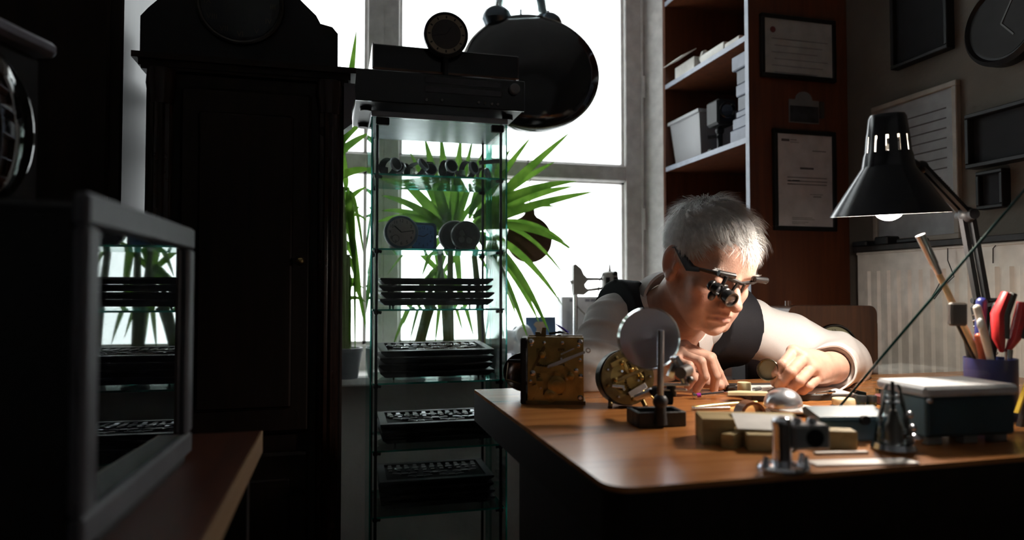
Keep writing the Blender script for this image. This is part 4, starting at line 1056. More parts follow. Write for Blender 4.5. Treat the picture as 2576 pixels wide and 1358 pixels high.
# ================================================================ plants on the sill
def leaf(parent, base, tip, wd, bend=.06, roll=0., sag=None):
    base, tip = Vector(base), Vector(tip); d = tip - base; L = d.length
    mid = (base + tip) / 2 + Vector((0, 0, bend)) + (d.cross(Vector((0, 0, 1))).normalized() * random.uniform(-.015, .015) if d.length > 0 else Vector())
    n = 12; pts = bez(base, mid, tip, n); vs = []; fs = []
    for i, p in enumerate(pts):
        t = pts[min(n, i + 1)] - pts[max(0, i - 1)]; t.normalize(); u = i / n
        side = t.cross(FW); 
        if side.length < .2: side = t.cross(Vector((0, 0, 1)))
        side.normalize(); side = (Matrix.Rotation(roll + .35 * math.sin(u * 3), 3, t) @ side); nn = side.cross(t)
        w_ = wd * min(1, .35 + u * 3.2) * (1 - u ** 2.6) ** .8 + .0004
        vs += [p - side * w_ + nn * w_ * .35, p, p + side * w_ + nn * w_ * .35]
    for i in range(n):
        a = i * 3; fs += [(a, a + 1, a + 4, a + 3), (a + 1, a + 2, a + 5, a + 4)]
    return MB().add(vs, fs).build('leaf', LEAF, parent, smooth=60, fix=False)
def pot(parent, x, y, r_, h, mat):
    MB().lathe([(r_ * .7, 0), (r_ * .75, .002), (r_, h), (r_ * 1.06, h), (r_ * 1.06, h + .012), (r_ * .92, h + .012), (r_ * .9, h - .006), (1e-6, h - .006)], 32, T(x, y, SILL)).build('pot', mat, parent)
POTM = mk('grey_pot', (.16, .16, .17), .5)
def plant(label, px0, py_head, Y, leaves, stems, potr=.06):
    b0 = ony(px0, 900, Y); root = thing('yucca_plant', label, 'plant', (b0.x, Y, SILL)); pot(root, b0.x, Y, potr, .09, POTM)
    for (hx, hy) in stems:
        h = ony(hx, hy, Y); MB().tube(bez((b0.x + (h.x - b0.x) * .2, Y, SILL + .08), (b0.x + (h.x - b0.x) * .4, Y, (SILL + h.z) / 2), h, 8), [.016, .015, .014, .013, .012, .012, .011, .010, .008]).build('stem', STEM, root)
    for bx_, by_, tx, ty, wd, dy, bend in leaves:
        leaf(root, ony(bx_, by_, Y), ony(tx, ty, Y + dy), wd, bend, random.uniform(-.5, .5))
    return root
YP = 2.335
right = [(1190, 560, 1437, 330, .017, -.05, .015), (1200, 540, 1395, 407, .016, .03, .02), (1190, 545, 1450, 456, .018, -.05, .05), (1195, 560, 1447, 468, .017, .02, .045), (1190, 570, 1499, 481, .017, -.06, .03),
         (1195, 575, 1443, 628, .014, -.08, .085), (1200, 580, 1425, 612, .013, .02, .10), (1190, 585, 1415, 768, .014, -.05, .12), (1195, 590, 1383, 838, .018, -.07, .12), (1190, 590, 1357, 812, .017, .0, .10),
         (1200, 595, 1328, 852, .018, -.05, .08), (1195, 590, 1300, 800, .016, .05, .10), (1190, 550, 1338, 342, .014, .03, .02), (1195, 560, 1425, 700, .009, .03, .13), (1180, 540, 1286, 372, .014, -.04, .01), (1190, 570, 1400, 520, .014, .05, .06), (1190, 580, 1450, 640, .008, .0, .12), (1180, 550, 1245, 345, .014, .03, .0)]
plant('large yucca plant with long arching leaves between cabinet and hanging disc', 1222, 560, YP, right, [(1185, 575)], .042)
cen = [(1130, 575, 1068, 345, .020, -.02, .0), (1130, 570, 1108, 335, .018, .03, .0), (1135, 575, 1160, 340, .017, -.02, .0), (1128, 580, 960, 492, .018, -.04, .05), (1128, 585, 945, 560, .016, .02, .07), (1128, 575, 985, 430, .020, -.02, .03),
       (1130, 590, 1000, 640, .016, .03, .08), (1140, 590, 1235, 470, .012, .03, .03), (1140, 585, 1215, 380, .012, -.03, .01), (1135, 595, 1060, 700, .012, .05, .10), (1140, 600, 1230, 690, .012, .03, .09), (1130, 575, 1030, 380, .014, .04, .01),
       (1130, 590, 975, 690, .010, .0, .10), (1140, 580, 1190, 345, .012, .02, .0), (1130, 580, 960, 530, .014, .05, .05), (1135, 600, 1090, 760, .012, -.02, .06), (1140, 600, 1160, 770, .014, .0, .06)]
plant('yucca plant seen through the glass cabinet, leaves fanning upward', 1132, 575, 2.345, cen, [(1133, 590), (1105, 640)], .042)
low = []
for i in range(9): x = 985 + 26 * i; low.append((1110 + random.uniform(-25, 25), 690 + random.uniform(-20, 20), x + random.uniform(-8, 8), 835 + random.uniform(-15, 40), .011, random.uniform(-.03, .04), .09))
low += [(1110, 690, 1010, 600, .010, .02, .02), (1112, 690, 1200, 610, .011, .02, .03), (1110, 690, 1090, 610, .011, .0, .0)]
plant('low drooping yucca plant behind the stacked trays', 1040, 690, 2.40, low, [(1110, 705), (1085, 720)], .042)
left = [(850, 400, 897, 70, .016, -.04, -.03), (840, 380, 921, 303, .012, -.03, .02), (838, 400, 928, 335, .016, -.02, .01), (838, 450, 932, 425, .014, -.05, .02), (860, 520, 922, 470, .010, .02, .02), (875, 470, 895, 720, .012, -.02, .06), (865, 470, 872, 690, .013, .02, .06),
        (880, 480, 914, 640, .012, -.05, .05), (870, 520, 912, 800, .013, -.03, .06), (862, 600, 905, 690, .010, .03, .03), (885, 500, 893, 905, .011, .0, .08), (866, 640, 880, 880, .012, -.02, .08), (880, 700, 915, 780, .010, .0, .04), (850, 740, 915, 725, .009, .02, .04),
        (850, 770, 920, 760, .009, -.02, .04), (870, 480, 866, 380, .010, .0, .0), (855, 560, 925, 560, .010, .04, .05), (875, 640, 925, 860, .010, .02, .06), (868, 560, 905, 520, .010, .0, .02), (880, 690, 870, 850, .011, .03, .05)]
plant('tall yucca plant in the gap between dark cabinet and glass cabinet', 872, 480, YP, left, [(860, 470), (875, 640)], .05)

# ================================================================ things hanging in or standing before the window
hc = ony(1331, 602, 2.52); hr = 58 * 2.68 / 1700
hd = thing('pendulum_disc', 'dark copper pear-shaped disc hanging on a chain in the window', 'ornament', hc)
ol = []
for i in range(41):
    a = math.radians(-250 + 320 * i / 40); ol.append((hr * math.cos(a), hr * math.sin(a)))
ol += [(hr * .24, hr * 1.06), (hr * .22, hr * 1.32), (-.01, hr * 1.32), (-.02, hr * 1.05)]
PM = frame(hc, x=(1, 0, 0), z=(0, -1, 0))
MB().prism(ol, -.006, .006, PM).build('plate', mk('dark_copper', (.09, .045, .03), .45, .6, var=.3, scale=12), hd)
topz = zt + .034; hx_ = hc.x + .006
nl = 13; z0_ = hc.z + hr * 1.30
for i in range(nl):
    z_ = z0_ + (topz - z0_ + .004) * (i + .5) / nl; MB().torus(.0055, .0012, T(hx_, 2.52 + .035 * i / nl, z_) @ (RX(90) if i % 2 else RY(90)) @ SC(1, 1.3, 1), 12, 6).build('chain_link', mk('dark_chain', (.05, .05, .05), .4, .8), hd)
# elephant figurine
ep = ony(1292, 934, 2.43)
f = Field((ep.x - .09, 2.33, SILL), (ep.x + .09, 2.50, SILL + .20), .0032)
E_ = lambda x, y, z: (ep.x + x, 2.425 + y, SILL + z)
f.op(el(E_(-.02, .01, .105), (.055, .035, .045)), .01); f.op(el(E_(.035, -.005, .135), (.032, .030, .034)), .012)
f.op(rc(E_(.058, -.015, .125), E_(.068, -.022, .075), .014, .010), .01); f.op(rc(E_(.068, -.022, .075), E_(.066, -.026, .03), .010, .007), .008)
for sx, sy in ((-.055, .02), (-.05, -.012), (.012, .02), (.015, -.015)): f.op(rc(E_(sx, sy, .09), E_(sx, sy, .012), .017, .014), .01)
for sy in (-1, 1): f.op(el(E_(.020, sy * .034 - .004, .132), (.024, .006, .030)), .006)
f.op(rc(E_(-.072, .01, .12), E_(-.078, .01, .07), .005, .004), .005)
P_, Q_ = f.mesh()
eo = np_obj('elephant_figurine', smooth_np(P_, Q_, 1), Q_, mk('white_porcelain', (.62, .64, .68), .35), None); tag(eo, 'white porcelain elephant figurine standing on the window sill', 'figurine')
# postcard with a tower
pc0 = ony(1326, 935, 2.45); pcx1 = ony(1402, 935, 2.45).x; ph = ony(1360, 797, 2.46).z - SILL
cdm = T(pc0.x, 2.45, SILL + .0005) @ RX(-6)
pcd = thing('picture_card', 'blue picture card with a small tower, leaning on the sill', 'card', (pc0.x, 2.45, SILL))
cw = pcx1 - pc0.x
MB().bx(0, cw, 0, .003, 0, ph, 0, cdm).build('card', mk('sky_blue_print', (.05, .14, .30), .5, var=.35, scale=9), pcd)
MB().prism([(.035, .10), (.075, .10), (.070, .15), (.080, .165), (.078, .175), (.04, .175), (.03, .165), (.042, .15)], .0, .0008, cdm @ T(0, -.0001, .0) @ RX(90)).build('tower_print', mk('tower_print', (.40, .30, .24), .6), pcd)
MB().prism([(.0, .0), (cw, .0), (cw, .10), (.06, .125), (0, .105)], .0, .0005, cdm @ T(0, -.0001, 0) @ RX(90)).build('lower_print', mk('lower_blue_print', (.03, .09, .20), .6), pcd)
# white carton
b0, b1 = ony(1414, 935, 2.50), ony(1522, 935, 2.50); bh = ony(1450, 746, 2.50).z
wb = thing('carton', 'tall white carton with grey printed marks behind the bench drill', 'box', ((b0.x + b1.x) / 2, 2.52, SILL))
MB().bx(b0.x, b1.x, 2.50, 2.56, SILL, bh, .002).build('body', mk('white_card', (.62, .61, .63), .7), wb)
for x0, x1 in ((1433, 1446), (1472, 1484), (1486, 1500), (1502, 1514)):
    MB().bx(ony(x0, 752, 2.499).x, ony(x1, 752, 2.499).x, 2.4985, 2.5, bh - .02, bh - .009).build('printed_mark', mk('grey_mark', (.22, .22, .25), .7), wb)
# bench drill
DG = mk('drill_grey', (.36, .34, .32), .45)
def dq(x, y): return ony(x, y, 2.43)
dp = dq(1448, 930)
dr_ = thing('bench_drill', 'small grey bench drill with steel column and upright motor', 'drill', (dp.x, 2.43, SILL))
MB().bx(dp.x - .05, dp.x + .16, 2.40, 2.48, SILL, SILL + .018, .004).build('base', DG, dr_)
MB().cyl((dp.x, 2.43, SILL + .018), (dp.x, 2.43, dq(1448, 690).z), .009, n=18).build('column', STEEL, dr_)
ol = [(1440, 740), (1440, 668), (1446, 664), (1460, 676), (1466, 690), (1474, 698), (1512, 699), (1512, 705), (1476, 706), (1468, 716), (1470, 722), (1476, 727), (1512, 722), (1512, 729), (1478, 733), (1466, 742)]
MB().prism([(dq(x, y).x, dq(x, y).z) for x, y in ol], -.012, .012, T(0, 2.43, 0) @ RX(90)).build('bracket', DG, dr_)
mc_ = dq(1534, 712)
MB().lathe([(.02, -.046), (.030, -.040), (.032, -.030), (.032, .030), (.030, .040), (.018, .046), (.006, .047), (.004, .060), (.0025, .075)], 28, T(*mc_)).build('motor', DG, dr_)
for a in (-125, -70, -15): MB().box((0, 0, 0), (.016, .004, .044), T(*mc_) @ RZ(a) @ T(.031, 0, 0) @ RZ(90)).build('vent', BLACK, dr_)
MB().cyl(mc_ + Vector((.008, -.03, .037)), mc_ + Vector((.008, -.04, .037)), .009).build('switch', BLACK, dr_)
MB().bx(mc_.x - .04, mc_.x + .04, 2.41, 2.45, mc_.z - .052, mc_.z - .046).build('guard_plate', BLACK, dr_)
MB().cyl(mc_ - Vector((0, 0, .046)), mc_ - Vector((0, 0, .085)), .010, .006).build('chuck', STEEL, dr_)
MB().tube(bez(mc_ + Vector((-.028, -.01, .036)), mc_ + Vector((-.07, -.02, .0)), mc_ + Vector((-.045, -.02, -.09)), 12), .0022, 6).build('motor_cable', BLACK, dr_)
MB().tube(bez(dq(1442, 700), dq(1432, 770), dq(1486, 800), 12), .0028, 6).build('column_cable', DG, dr_)
MB().cyl(dq(1440, 708), dq(1434, 712), .007).tube([dq(1432, 690), dq(1436, 712), dq(1434, 730)], .002, 6).build('clamp_lever', STEEL, dr_)
# ================================================================ things on the desk
def tbl(px_, py_): return onz(px_, py_, TZ)
def facing(p, yaw=0.):           # frame at p on the table: x to the picture's right, y away, z up
    return T(*p) @ RZ(math.degrees(-YAW) + yaw)
def gear(r_, teeth, th, M, spokes=True):
    m = MB(); pts = []
    for i in range(teeth * 2):
        a0 = 2 * math.pi * (i - .3) / (teeth * 2); a1 = 2 * math.pi * (i + .3) / (teeth * 2); rr = r_ if i % 2 else r_ * .9
        pts += [(rr * math.cos(a0), rr * math.sin(a0)), (rr * math.cos(a1), rr * math.sin(a1))]
    return m.prism(pts, 0, th, M)
# ---- square brass movement
mp_ = tbl(1398, 1010)
MVM = facing(mp_, -4)
mv = thing('clock_movement', 'square brass clock movement with levers and dark bell, on desk corner', 'clock movement', mp_)
PW, PH = .098, .118
def plate(y, mat, name):
    p = MB()
    for x0, x1, z0, z1 in ((-.049, -.034, 0.004, PH), (.030, .049, 0.004, PH), (-.034, .030, .098, PH), (-.034, .030, .004, .016), (-.014, .004, .05, .098), (-.034, .030, .054, .066), (.016, .030, .03, .098), (-.034, -.022, .016, .04), (.012, .030, .016, .03)):
        p.bx(x0, x1, y, y + .0025, z0, z1, 0, MVM)
    return p.build(name, mat, mv)
plate(-.028, BRASS, 'front_plate'); MB().bx(-.049, .049, .018, .0205, .004, PH, 0, MVM).build('back_plate', BRASSD, mv)
for x in (-.043, .043):
    for z in (.012, .110):
        pl_ = MB().cyl(MVM @ Vector((x, -.0265, z)), MVM @ Vector((x, .019, z)), .0045).build('pillar', BRASSD, mv)
        MB().lathe([(.0052, 0), (.0052, .003), (.003, .0045)], 8, MVM @ T(x, -.0282, z) @ RX(90)).build('nut', STEEL, pl_)
for x, z, r_, t_, y in ((-.018, .082, .017, 24, -.012), (.010, .080, .013, 20, -.006), (-.004, .042, .026, 40, -.010), (.020, .045, .018, 28, -.002), (-.026, .028, .016, 24, 0.), (.014, .028, .014, 20, -.014)):
    gear(r_, t_, .002, MVM @ T(x, y, z) @ RX(90)).build('gear', BRASS, mv); MB().cyl(MVM @ Vector((x, -.031, z)), MVM @ Vector((x, .02, z)), .002).build('arbor', STEEL, mv)
def bar_(p, q, w_, th=.0016, mat=STEEL, par=None, nm='lever', y=-.033):
    a, c = Vector((p[0], y, p[1])), Vector((q[0], y, q[1])); M = MVM @ frame((a + c) / 2, x=c - a, z=(0, -1, 0)); L = (c - a).length
    o = MB().prism([(-L / 2, -w_ / 2), (L / 2, -w_ / 3), (L / 2 + w_ / 3, 0), (L / 2, w_ / 3), (-L / 2, w_ / 2), (-L / 2 - w_ / 2, 0)], 0, th, M).build(nm, mat, par or mv)
    return o
bar_((-.012, .066), (.050, .092), .007); MB().torus(.0035, .0012, MVM @ T(.057, -.033, .095) @ RX(90), 16, 6).build('lever_eye', STEEL, mv)
bar_((-.02, .10), (-.040, .062), .006, mat=BRASSD); bar_((.018, .072), (.046, .038), .004, mat=BRASS); bar_((-.022, .060), (.012, .066), .010, mat=BRASS); bar_((.002, .05), (.014, .022), .014, mat=BRASS, y=-.031)
bar_((-.036, .030), (-.044, .010), .012, mat=BRASS); bar_((.036, .044), (.042, .020), .010, mat=BRASS); bar_((.010, .088), (.032, .098), .003, mat=STEEL, y=-.0305)
for x, z, r_ in ((.002, .034, .016), (-.024, .088, .007), (-.040, .055, .005), (.026, .050, .007), (.036, .060, .004), (-.008, .016, .012), (.044, .05, .004)):
    MB().lathe([(r_, 0), (r_, .002), (r_ * .5, .003), (r_ * .5, .006), (1e-6, .0065)], 20, MVM @ T(x, -.032, z) @ RX(90)).build('boss', BRASS if r_ > .006 else STEEL, mv)
for x, z in ((-.043, .104), (.040, .102), (.043, .078), (-.02, .108), (.012, .108), (-.044, .04)): MB().lathe([(.003, 0), (.003, .0015), (.002, .002)], 10, MVM @ T(x, -.0283, z) @ RX(90)).build('screw', STEEL, mv)
MB().bx(-.062, -.050, -.030, .022, 0, .116, .002, MVM).build('side_frame', BLACK, mv)
MB().lathe([(1e-6, .022), (.020, .018), (.036, .006), (.041, -.006), (.039, -.006), (.034, .004), (.018, .015), (1e-6, .018)], 32, MVM @ T(-.058, .055, .048) @ RX(-70)).build('bell', mk('dark_bell', (.05, .05, .055), .25, .9), mv)
MB().tube([MVM @ Vector(p) for p in ((-.05, -.02, .030), (-.088, -.01, .040), (-.084, -.01, .072), (-.06, -.01, .074))], .0016, 6).build('hammer_wire', BRASSD, mv)
MB().tube([MVM @ Vector(p) for p in ((-.088, -.02, .040), (-.05, -.024, .030))], .001, 6).cyl(MVM @ Vector((-.086, -.01, .073)), MVM @ Vector((-.062, -.01, .073)), .0032).build('hammer', BLACK, mv)
MB().bx(-.052, .052, -.032, .024, 0, .006, 0, MVM).build('seat_board', BRASSD, mv)
pf = MB(); 
for x0, z0, x1, z1, w_ in ((-.022, .118, -.020, .134, .010), (-.005, .118, .022, .124, .008), (-.03, .118, -.032, .126, .012)): pf.add(*(lambda q: (q.v, q.f))(MB().prism([(x0 - w_ / 2, z0), (x0 + w_ / 2, z0), (x1 + w_ / 3, z1), (x1 - w_ / 3, z1)], 0, .003, MVM @ T(0, -.01, 0) @ RX(90))))
pf.build('top_cams', BRASSD, mv)
tz = thing('tweezers', 'small blue-black tweezers lying on top of the square movement', 'tweezers', MVM @ Vector((.02, -.01, .12)))
for dx in (0, .006): MB().tube([MVM @ Vector(p) for p in ((-.012, .019 + dx * .6, .1203), (.008, .018 + dx * .6, .1235), (.024, .018 + dx * .2, .1200))], [.0022, .0022, .0008], 6).build('arm', BLACK, tz)
MB().tube([MVM @ Vector(p) for p in ((.000, .024, .138), (.014, .021, .1295), (.024, .019, .1215))], [.001, .002, .002], 6).build('handle', mk('violet_handle', (.05, .03, .25), .3), tz)
# ---- round movement
rp_ = tbl(1572, 1022); RVM = facing(rp_, 8) @ T(0, 0, .0500) @ RX(-8)
rm = thing('clock_movement', 'round aged brass clock movement behind the magnifier stand', 'clock movement', rp_)
for y, mt, nm in ((-.016, BRASSD, 'front_plate'), (.012, BRASSD, 'back_plate')):
    MB().lathe([(.046, 0), (.046, .002), (.030 if y < 0 else 1e-6, .002), (.030 if y < 0 else 1e-6, 0)], 40, RVM @ T(0, y, 0) @ RX(90), True).build(nm, mt, rm)
MB().lathe([(.0475, -.006), (.0475, .022), (.0455, .022), (.0455, -.006)], 44, RVM @ T(0, .012, 0) @ RX(90), True).build('rim_band', mk('black_band', (.02, .018, .015), .4, .6), rm)
for x, z, r_, t_, y in ((-.012, .010, .022, 32, -.006), (.016, -.006, .018, 28, -.010), (-.010, -.020, .015, 24, -.004), (.018, .022, .010, 18, -.008)):
    gear(r_, t_, .002, RVM @ T(x, y, z) @ RX(90)).build('gear', BRASS, rm); MB().cyl(RVM @ Vector((x, -.026, z)), RVM @ Vector((x, .01, z)), .0022).build('arbor', STEEL, rm)
def rbar(p, q, w_, mat, y=-.022):
    a, c = Vector((p[0], y, p[1])), Vector((q[0], y, q[1])); M = RVM @ frame((a + c) / 2, x=c - a, z=(0, -1, 0)); L = (c - a).length
    MB().box((0, 0, 0), (L, w_, .002), M, .0006).build('bridge', mat, rm)
for a in ((-.03, .02, .005, .034, .008, BRASS), (-.02, -.005, .03, .014, .006, BRASSD), (-.03, -.014, -.008, -.016, .005, STEEL), (.0, -.03, .03, -.014, .010, ALU), (-.01, .03, .0, .006, .005, BRASS), (.01, .018, .024, .0, .004, BRASS)): rbar(a[0:2], a[2:4], a[4], a[5])
for a in range(0, 360, 40):
    x, z = .038 * math.cos(math.radians(a)), .038 * math.sin(math.radians(a)); MB().lathe([(.003, 0), (.003, .003), (.0018, .006)], 10, RVM @ T(x, -.018, z) @ RX(90)).build('screw', BRASS if a % 80 else STEEL, rm)
for x, z, h in ((-.012, .024, .016), (.004, .012, .018), (.022, -.002, .014), (-.024, -.004, .014)): MB().lathe([(.0035, 0), (.0035, h * .6), (.002, h * .65), (.002, h)], 10, RVM @ T(x, -.018, z) @ RX(90)).build('post', BRASS, rm)
for x in (-.026, .026): MB().cyl(RVM @ Vector((x, .0, -.032)), Vector(((RVM @ Vector((x * 1.2, -.01, -.05))).x, (RVM @ Vector((x * 1.2, -.01, -.05))).y, TZ + .002)), .004).build('leg', BRASSD, rm)
MB().tube([RVM @ Vector(p) for p in ((.02, -.02, -.02), (.04, -.02, -.034), (.05, -.018, -.046))], .0016, 6).build('brass_wire', BRASS, rm)
# ---- helping-hand magnifier
hb0 = tbl(1650, 1066); HHM = facing(hb0, 10)
hh = thing('magnifier_stand', 'round magnifying lens on a jointed stand with heavy black base', 'magnifier', hb0)
bw_, bd_, bh_ = .074, .052, .022
b = MB(); 
for x0, x1, y0, y1 in ((-bw_ / 2, bw_ / 2, -bd_ / 2, -bd_ / 2 + .006), (-bw_ / 2, bw_ / 2, bd_ / 2 - .006, bd_ / 2), (-bw_ / 2, -bw_ / 2 + .006, -bd_ / 2 + .006, bd_ / 2 - .006), (bw_ / 2 - .006, bw_ / 2, -bd_ / 2 + .006, bd_ / 2 - .006)): b.bx(x0, x1, y0, y1, 0, bh_, .0012, HHM)
b.bx(-bw_ / 2 + .006, bw_ / 2 - .006, -bd_ / 2 + .006, bd_ / 2 - .006, 0, .006, 0, HHM)
CASTI = mk('cast_iron', (.014, .014, .016), .5, bump=.2)
b.build('base', CASTI, hh)
dL_ = 1.025
def hq(x, y, d=dL_): return at(x, y, d)
rodp = hq(1661, 1010, .985)
MB().cyl(Vector((rodp.x, rodp.y, TZ + .005)), Vector((rodp.x, rodp.y, TZ + .03)), .010, .008).ell((rodp.x, rodp.y, TZ + .038), .011).build('socket', CASTI, hh)
MB().cyl(Vector((rodp.x, rodp.y, TZ + .03)), hq(1662, 830, .985), .0048, n=16).build('rod', STEEL, hh)
MB().cyl(hq(1665, 1000), hq(1690, 1000), .011).cyl(hq(1642, 985), hq(1662, 985), .008).build('thumb_screw', BLACK, hh)
MB().box((0, 0, 0), (.046, .014, .0035), frame(hq(1694, 967), x=RT, z=(0, 0, 1)), .001).box((0, 0, 0), (.046, .012, .003), frame(hq(1688, 980), x=RT, z=(0, 0, 1)), .001).build('cross_bar', STEEL, hh)
MB().cyl(hq(1688, 968), hq(1690, 996), .007).build('swivel', BLACK, hh)
MB().tube([hq(1720, 965), hq(1712, 935), hq(1700, 915), hq(1688, 898)], [.004, .0045, .0045, .003], 8).build('lens_arm', STEEL, hh)
MB().cyl(hq(1712, 938, 1.0), hq(1730, 930, 1.03), .009).ell(hq(1735, 955), .006).build('wing_nut', mk('grey_nut', (.16, .16, .16), .4, .8), hh)
MB().box((0, 0, 0), (.009, .006, .03), frame(hq(1694, 925), z=(hq(1705, 900) - hq(1685, 945)))).box((0, 0, 0), (.006, .010, .026), frame(hq(1710, 915), z=(hq(1700, 895) - hq(1725, 935)))).build('alligator_clip', STEEL, hh)
MB().tube([hq(1640, 985, 1.03), hq(1600, 1000, 1.06)], [.006, .005], 8).build('side_arm', ALU, hh)
lc = at(1632, 851, 1.035); lr = 79 * 1.035 / 1700
LMx2 = frame(lc, x=RT, z=(CAM - lc).normalized() * 1. + RT * .25 - UP * .05)
MB().lathe([(lr, -.004), (lr, .004), (lr * .955, .004), (lr * .955, -.004)], 56, LMx2, True).build('lens_rim', glass('clear_rim', (.80, .80, .80), 1.5, .12), hh)
lm = bpy.data.materials.new('magnifier_lens'); lm.use_nodes = True; nt = lm.node_tree; nt.nodes.clear()
o = nt.nodes.new('ShaderNodeOutputMaterial'); g = nt.nodes.new('ShaderNodeBsdfGlass'); g.inputs['IOR'].default_value = 1.45; g.inputs['Roughness'].default_value = .10; g.inputs['Color'].default_value = (.86, .87, .92, 1)
df = nt.nodes.new('ShaderNodeBsdfDiffuse'); n_ = nt.nodes.new('ShaderNodeTexNoise'); n_.inputs['Scale'].default_value = 30; rr = nt.nodes.new('ShaderNodeValToRGB'); rr.color_ramp.elements[0].color = (.50, .50, .54, 1); rr.color_ramp.elements[1].color = (.62, .62, .66, 1)
mx = nt.nodes.new('ShaderNodeMixShader'); mx.inputs[0].default_value = .16
nt.links.new(n_.outputs['Fac'], rr.inputs[0]); nt.links.new(rr.outputs[0], df.inputs[0]); nt.links.new(g.outputs[0], mx.inputs[1]); nt.links.new(df.outputs[0], mx.inputs[2]); nt.links.new(mx.outputs[0], o.inputs[0])
prof = [(1e-6, -.0070)] + [(lr * .954 * q, -.0070 + .0058 * q * q) for q in (.3, .6, .8, .95, 1)] + [(lr * .954 * q, .0070 - .0058 * q * q) for q in (1, .95, .8, .6, .3)] + [(1e-6, .0070)]
MB().lathe(prof, 56, LMx2).build('lens', lm, hh)
# ---- screwdriver
sd = thing('screwdriver', 'thin steel watchmaker screwdriver with purple ring', 'screwdriver', tbl(1745, 1003))
s0_, s1_ = tbl(1743, 1004) + Vector((0, 0, .0062)), onz(1850, 984, TZ + .0145); dv = (s1_ - s0_)
def seg(a, c, r0, r1, mat, nm): MB().cyl(s0_ + dv * a, s0_ + dv * c, r0, r1, 16).build(nm, mat, sd)
seg(0, .05, .0055, .0060, STEEL, 'cap'); seg(.05, .09, .0035, .0035, CHROME, 'collar'); seg(.09, .18, .0042, .0042, mk('purple_ring', (.28, .02, .22), .35), 'colour_ring'); seg(.18, .72, .0040, .0034, CHROME, 'grip'); seg(.72, .78, .0034, .0015, CHROME, 'taper'); seg(.78, 1., .0012, .0009, STEEL, 'blade')
# ---- work board, paper, cream pieces, springs
bp = tbl(1968, 988); WBM = facing(bp, 3)
wbd = tag(MB().bx(-.100, .098, -.095, .062, 0, .011, .001, WBM).build('work_board', mk('black_board', (.02, .018, .018), .5)), 'flat black work board under paper and small parts', 'board')
tag(MB().bx(-.085, .095, -.088, .030, .011, .0114, 0, WBM).build('paper_sheet', PAPER), 'white sheet of paper on the black work board', 'paper')
def onb(px_, py_, h=.0118): return onz(px_, py_, TZ + h)
for i, (x, y, r_, h, lab) in enumerate(((1872, 983, .0165 * .75, .016, 'small cream plastic cap standing upright on the board'), (1952, 991, .010, .007, 'small cream plastic cap under the holding hand'))):
    p = onb(x, y); tag(MB().lathe([(r_ * .96, 0), (r_, .001), (r_, h - .001), (r_ * .95, h), (r_ * .7, h - .001)], 28, T(*p)).build('cream_bung', CREAM), lab, 'cap')
p = onb(1884, 993); tag(MB().prism([(-.040, -.006), (.030, -.012), (.036, .008), (-.010, .020), (-.034, .012)], 0, .005, T(*p) @ RZ(-14)).build('cream_wedge', CREAM), 'flat cream plastic wedge on the board', 'wedge')
for i, (x0, y0, x1, y1) in enumerate(((1832, 973, 1852, 972), (1895, 980, 1912, 976))):
    a, c = onb(x0, y0, .0155), onb(x1, y1, .0155); d_ = (c - a); u_ = d_.orthogonal().normalized(); v_ = d_.normalized().cross(u_)
    tag(MB().tube([a + d_ * (k / 60) + (u_ * math.cos(k * .9) + v_ * math.sin(k * .9)) * .0033 for k in range(61)], .0006, 5).build('coil_spring', mk('dark_steel', (.10, .10, .10), .35, 1)), ['fine dark coil spring between finger and cream cap', 'fine dark coil spring beside the cream cap, toward the watch case'][i], 'spring')
# steel tools lying on the paper
for x0, y0, x1, y1, lab in ((1930, 983, 1972, 966, 'slim steel file lying on the white paper'), (2052, 989, 2100, 985, 'steel pin vice with ribbed collar lying at paper edge')):
    a, c = onb(x0, y0, .0152), onb(x1, y1, .0152); t = thing('steel_tool', lab, 'tool', a)
    MB().cyl(a, a.lerp(c, .62), .0012, .0022, 10).build('shaft', STEEL, t); MB().cyl(a.lerp(c, .62), a.lerp(c, .80), .0034, .0034, 14).build('collar', CHROME, t); MB().cyl(a.lerp(c, .80), c, .0022, .0022, 10).build('handle', STEEL, t)
# ---- open watch case in the fingers
wc = at(1934, 930, 1.236); WM = SC(1, 1, 1) @ frame(wc, z=(RT * -.62 - FW * .72 + UP * .12))
wt_ = thing('watch_case', 'small open round watch case held between the fingers', 'watch case', wc)
WM = WM @ SC(.86, .86, 1)
MB().lathe([(.016, -.004), (.0215, -.003), (.023, 0), (.023, .004), (.0215, .0055), (.0205, .004), (.0205, .0005), (1e-6, .0)], 36, WM).build('case', mk('pale_gold', (.55, .50, .36), .28, 1), wt_)
MB().lathe([(1e-6, .0006), (.0195, .0006), (.0195, .0010)], 32, WM).build('inside_plate', mk('cream_plate', (.34, .32, .23), .5), wt_)
MB().torus(.022, .0014, WM @ T(0, 0, .0058), 36, 8).build('bezel', mk('dull_nickel', (.16, .15, .12), .25, 1), wt_)
# ---- chrome bell on a white saucer
cbp = tbl(1990, 1038); CBM = T(*cbp) @ SC(.92, .92, 1)
sa = tag(MB().lathe([(.020, 0), (.030, .001), (.046, .007), (.0465, .0085), (.045, .0085), (.030, .004), (1e-6, .003)], 44, CBM).build('saucer', mk('white_china', (.78, .77, .74), .25)), 'small white china saucer under the chrome bell', 'saucer')
bq_ = T(cbp.x - .012, cbp.y + .004, TZ + .0118) @ RX(3) @ RY(-6)
cb = thing('chrome_bell', 'shiny chrome clock bell lying on a white saucer', 'bell', (cbp.x - .012, cbp.y + .004, TZ + .004))
MB().lathe([(.0300, 0)] + [(.0300 * math.cos(math.radians(a)), .003 + .0255 * math.sin(math.radians(a))) for a in range(0, 90, 8)] + [(.002, .0285), (.002, .028), (.0005, .027)], 48, bq_).build('dome', mk('satin_silver', (.80, .80, .83), .28, .9, var=.05), cb)
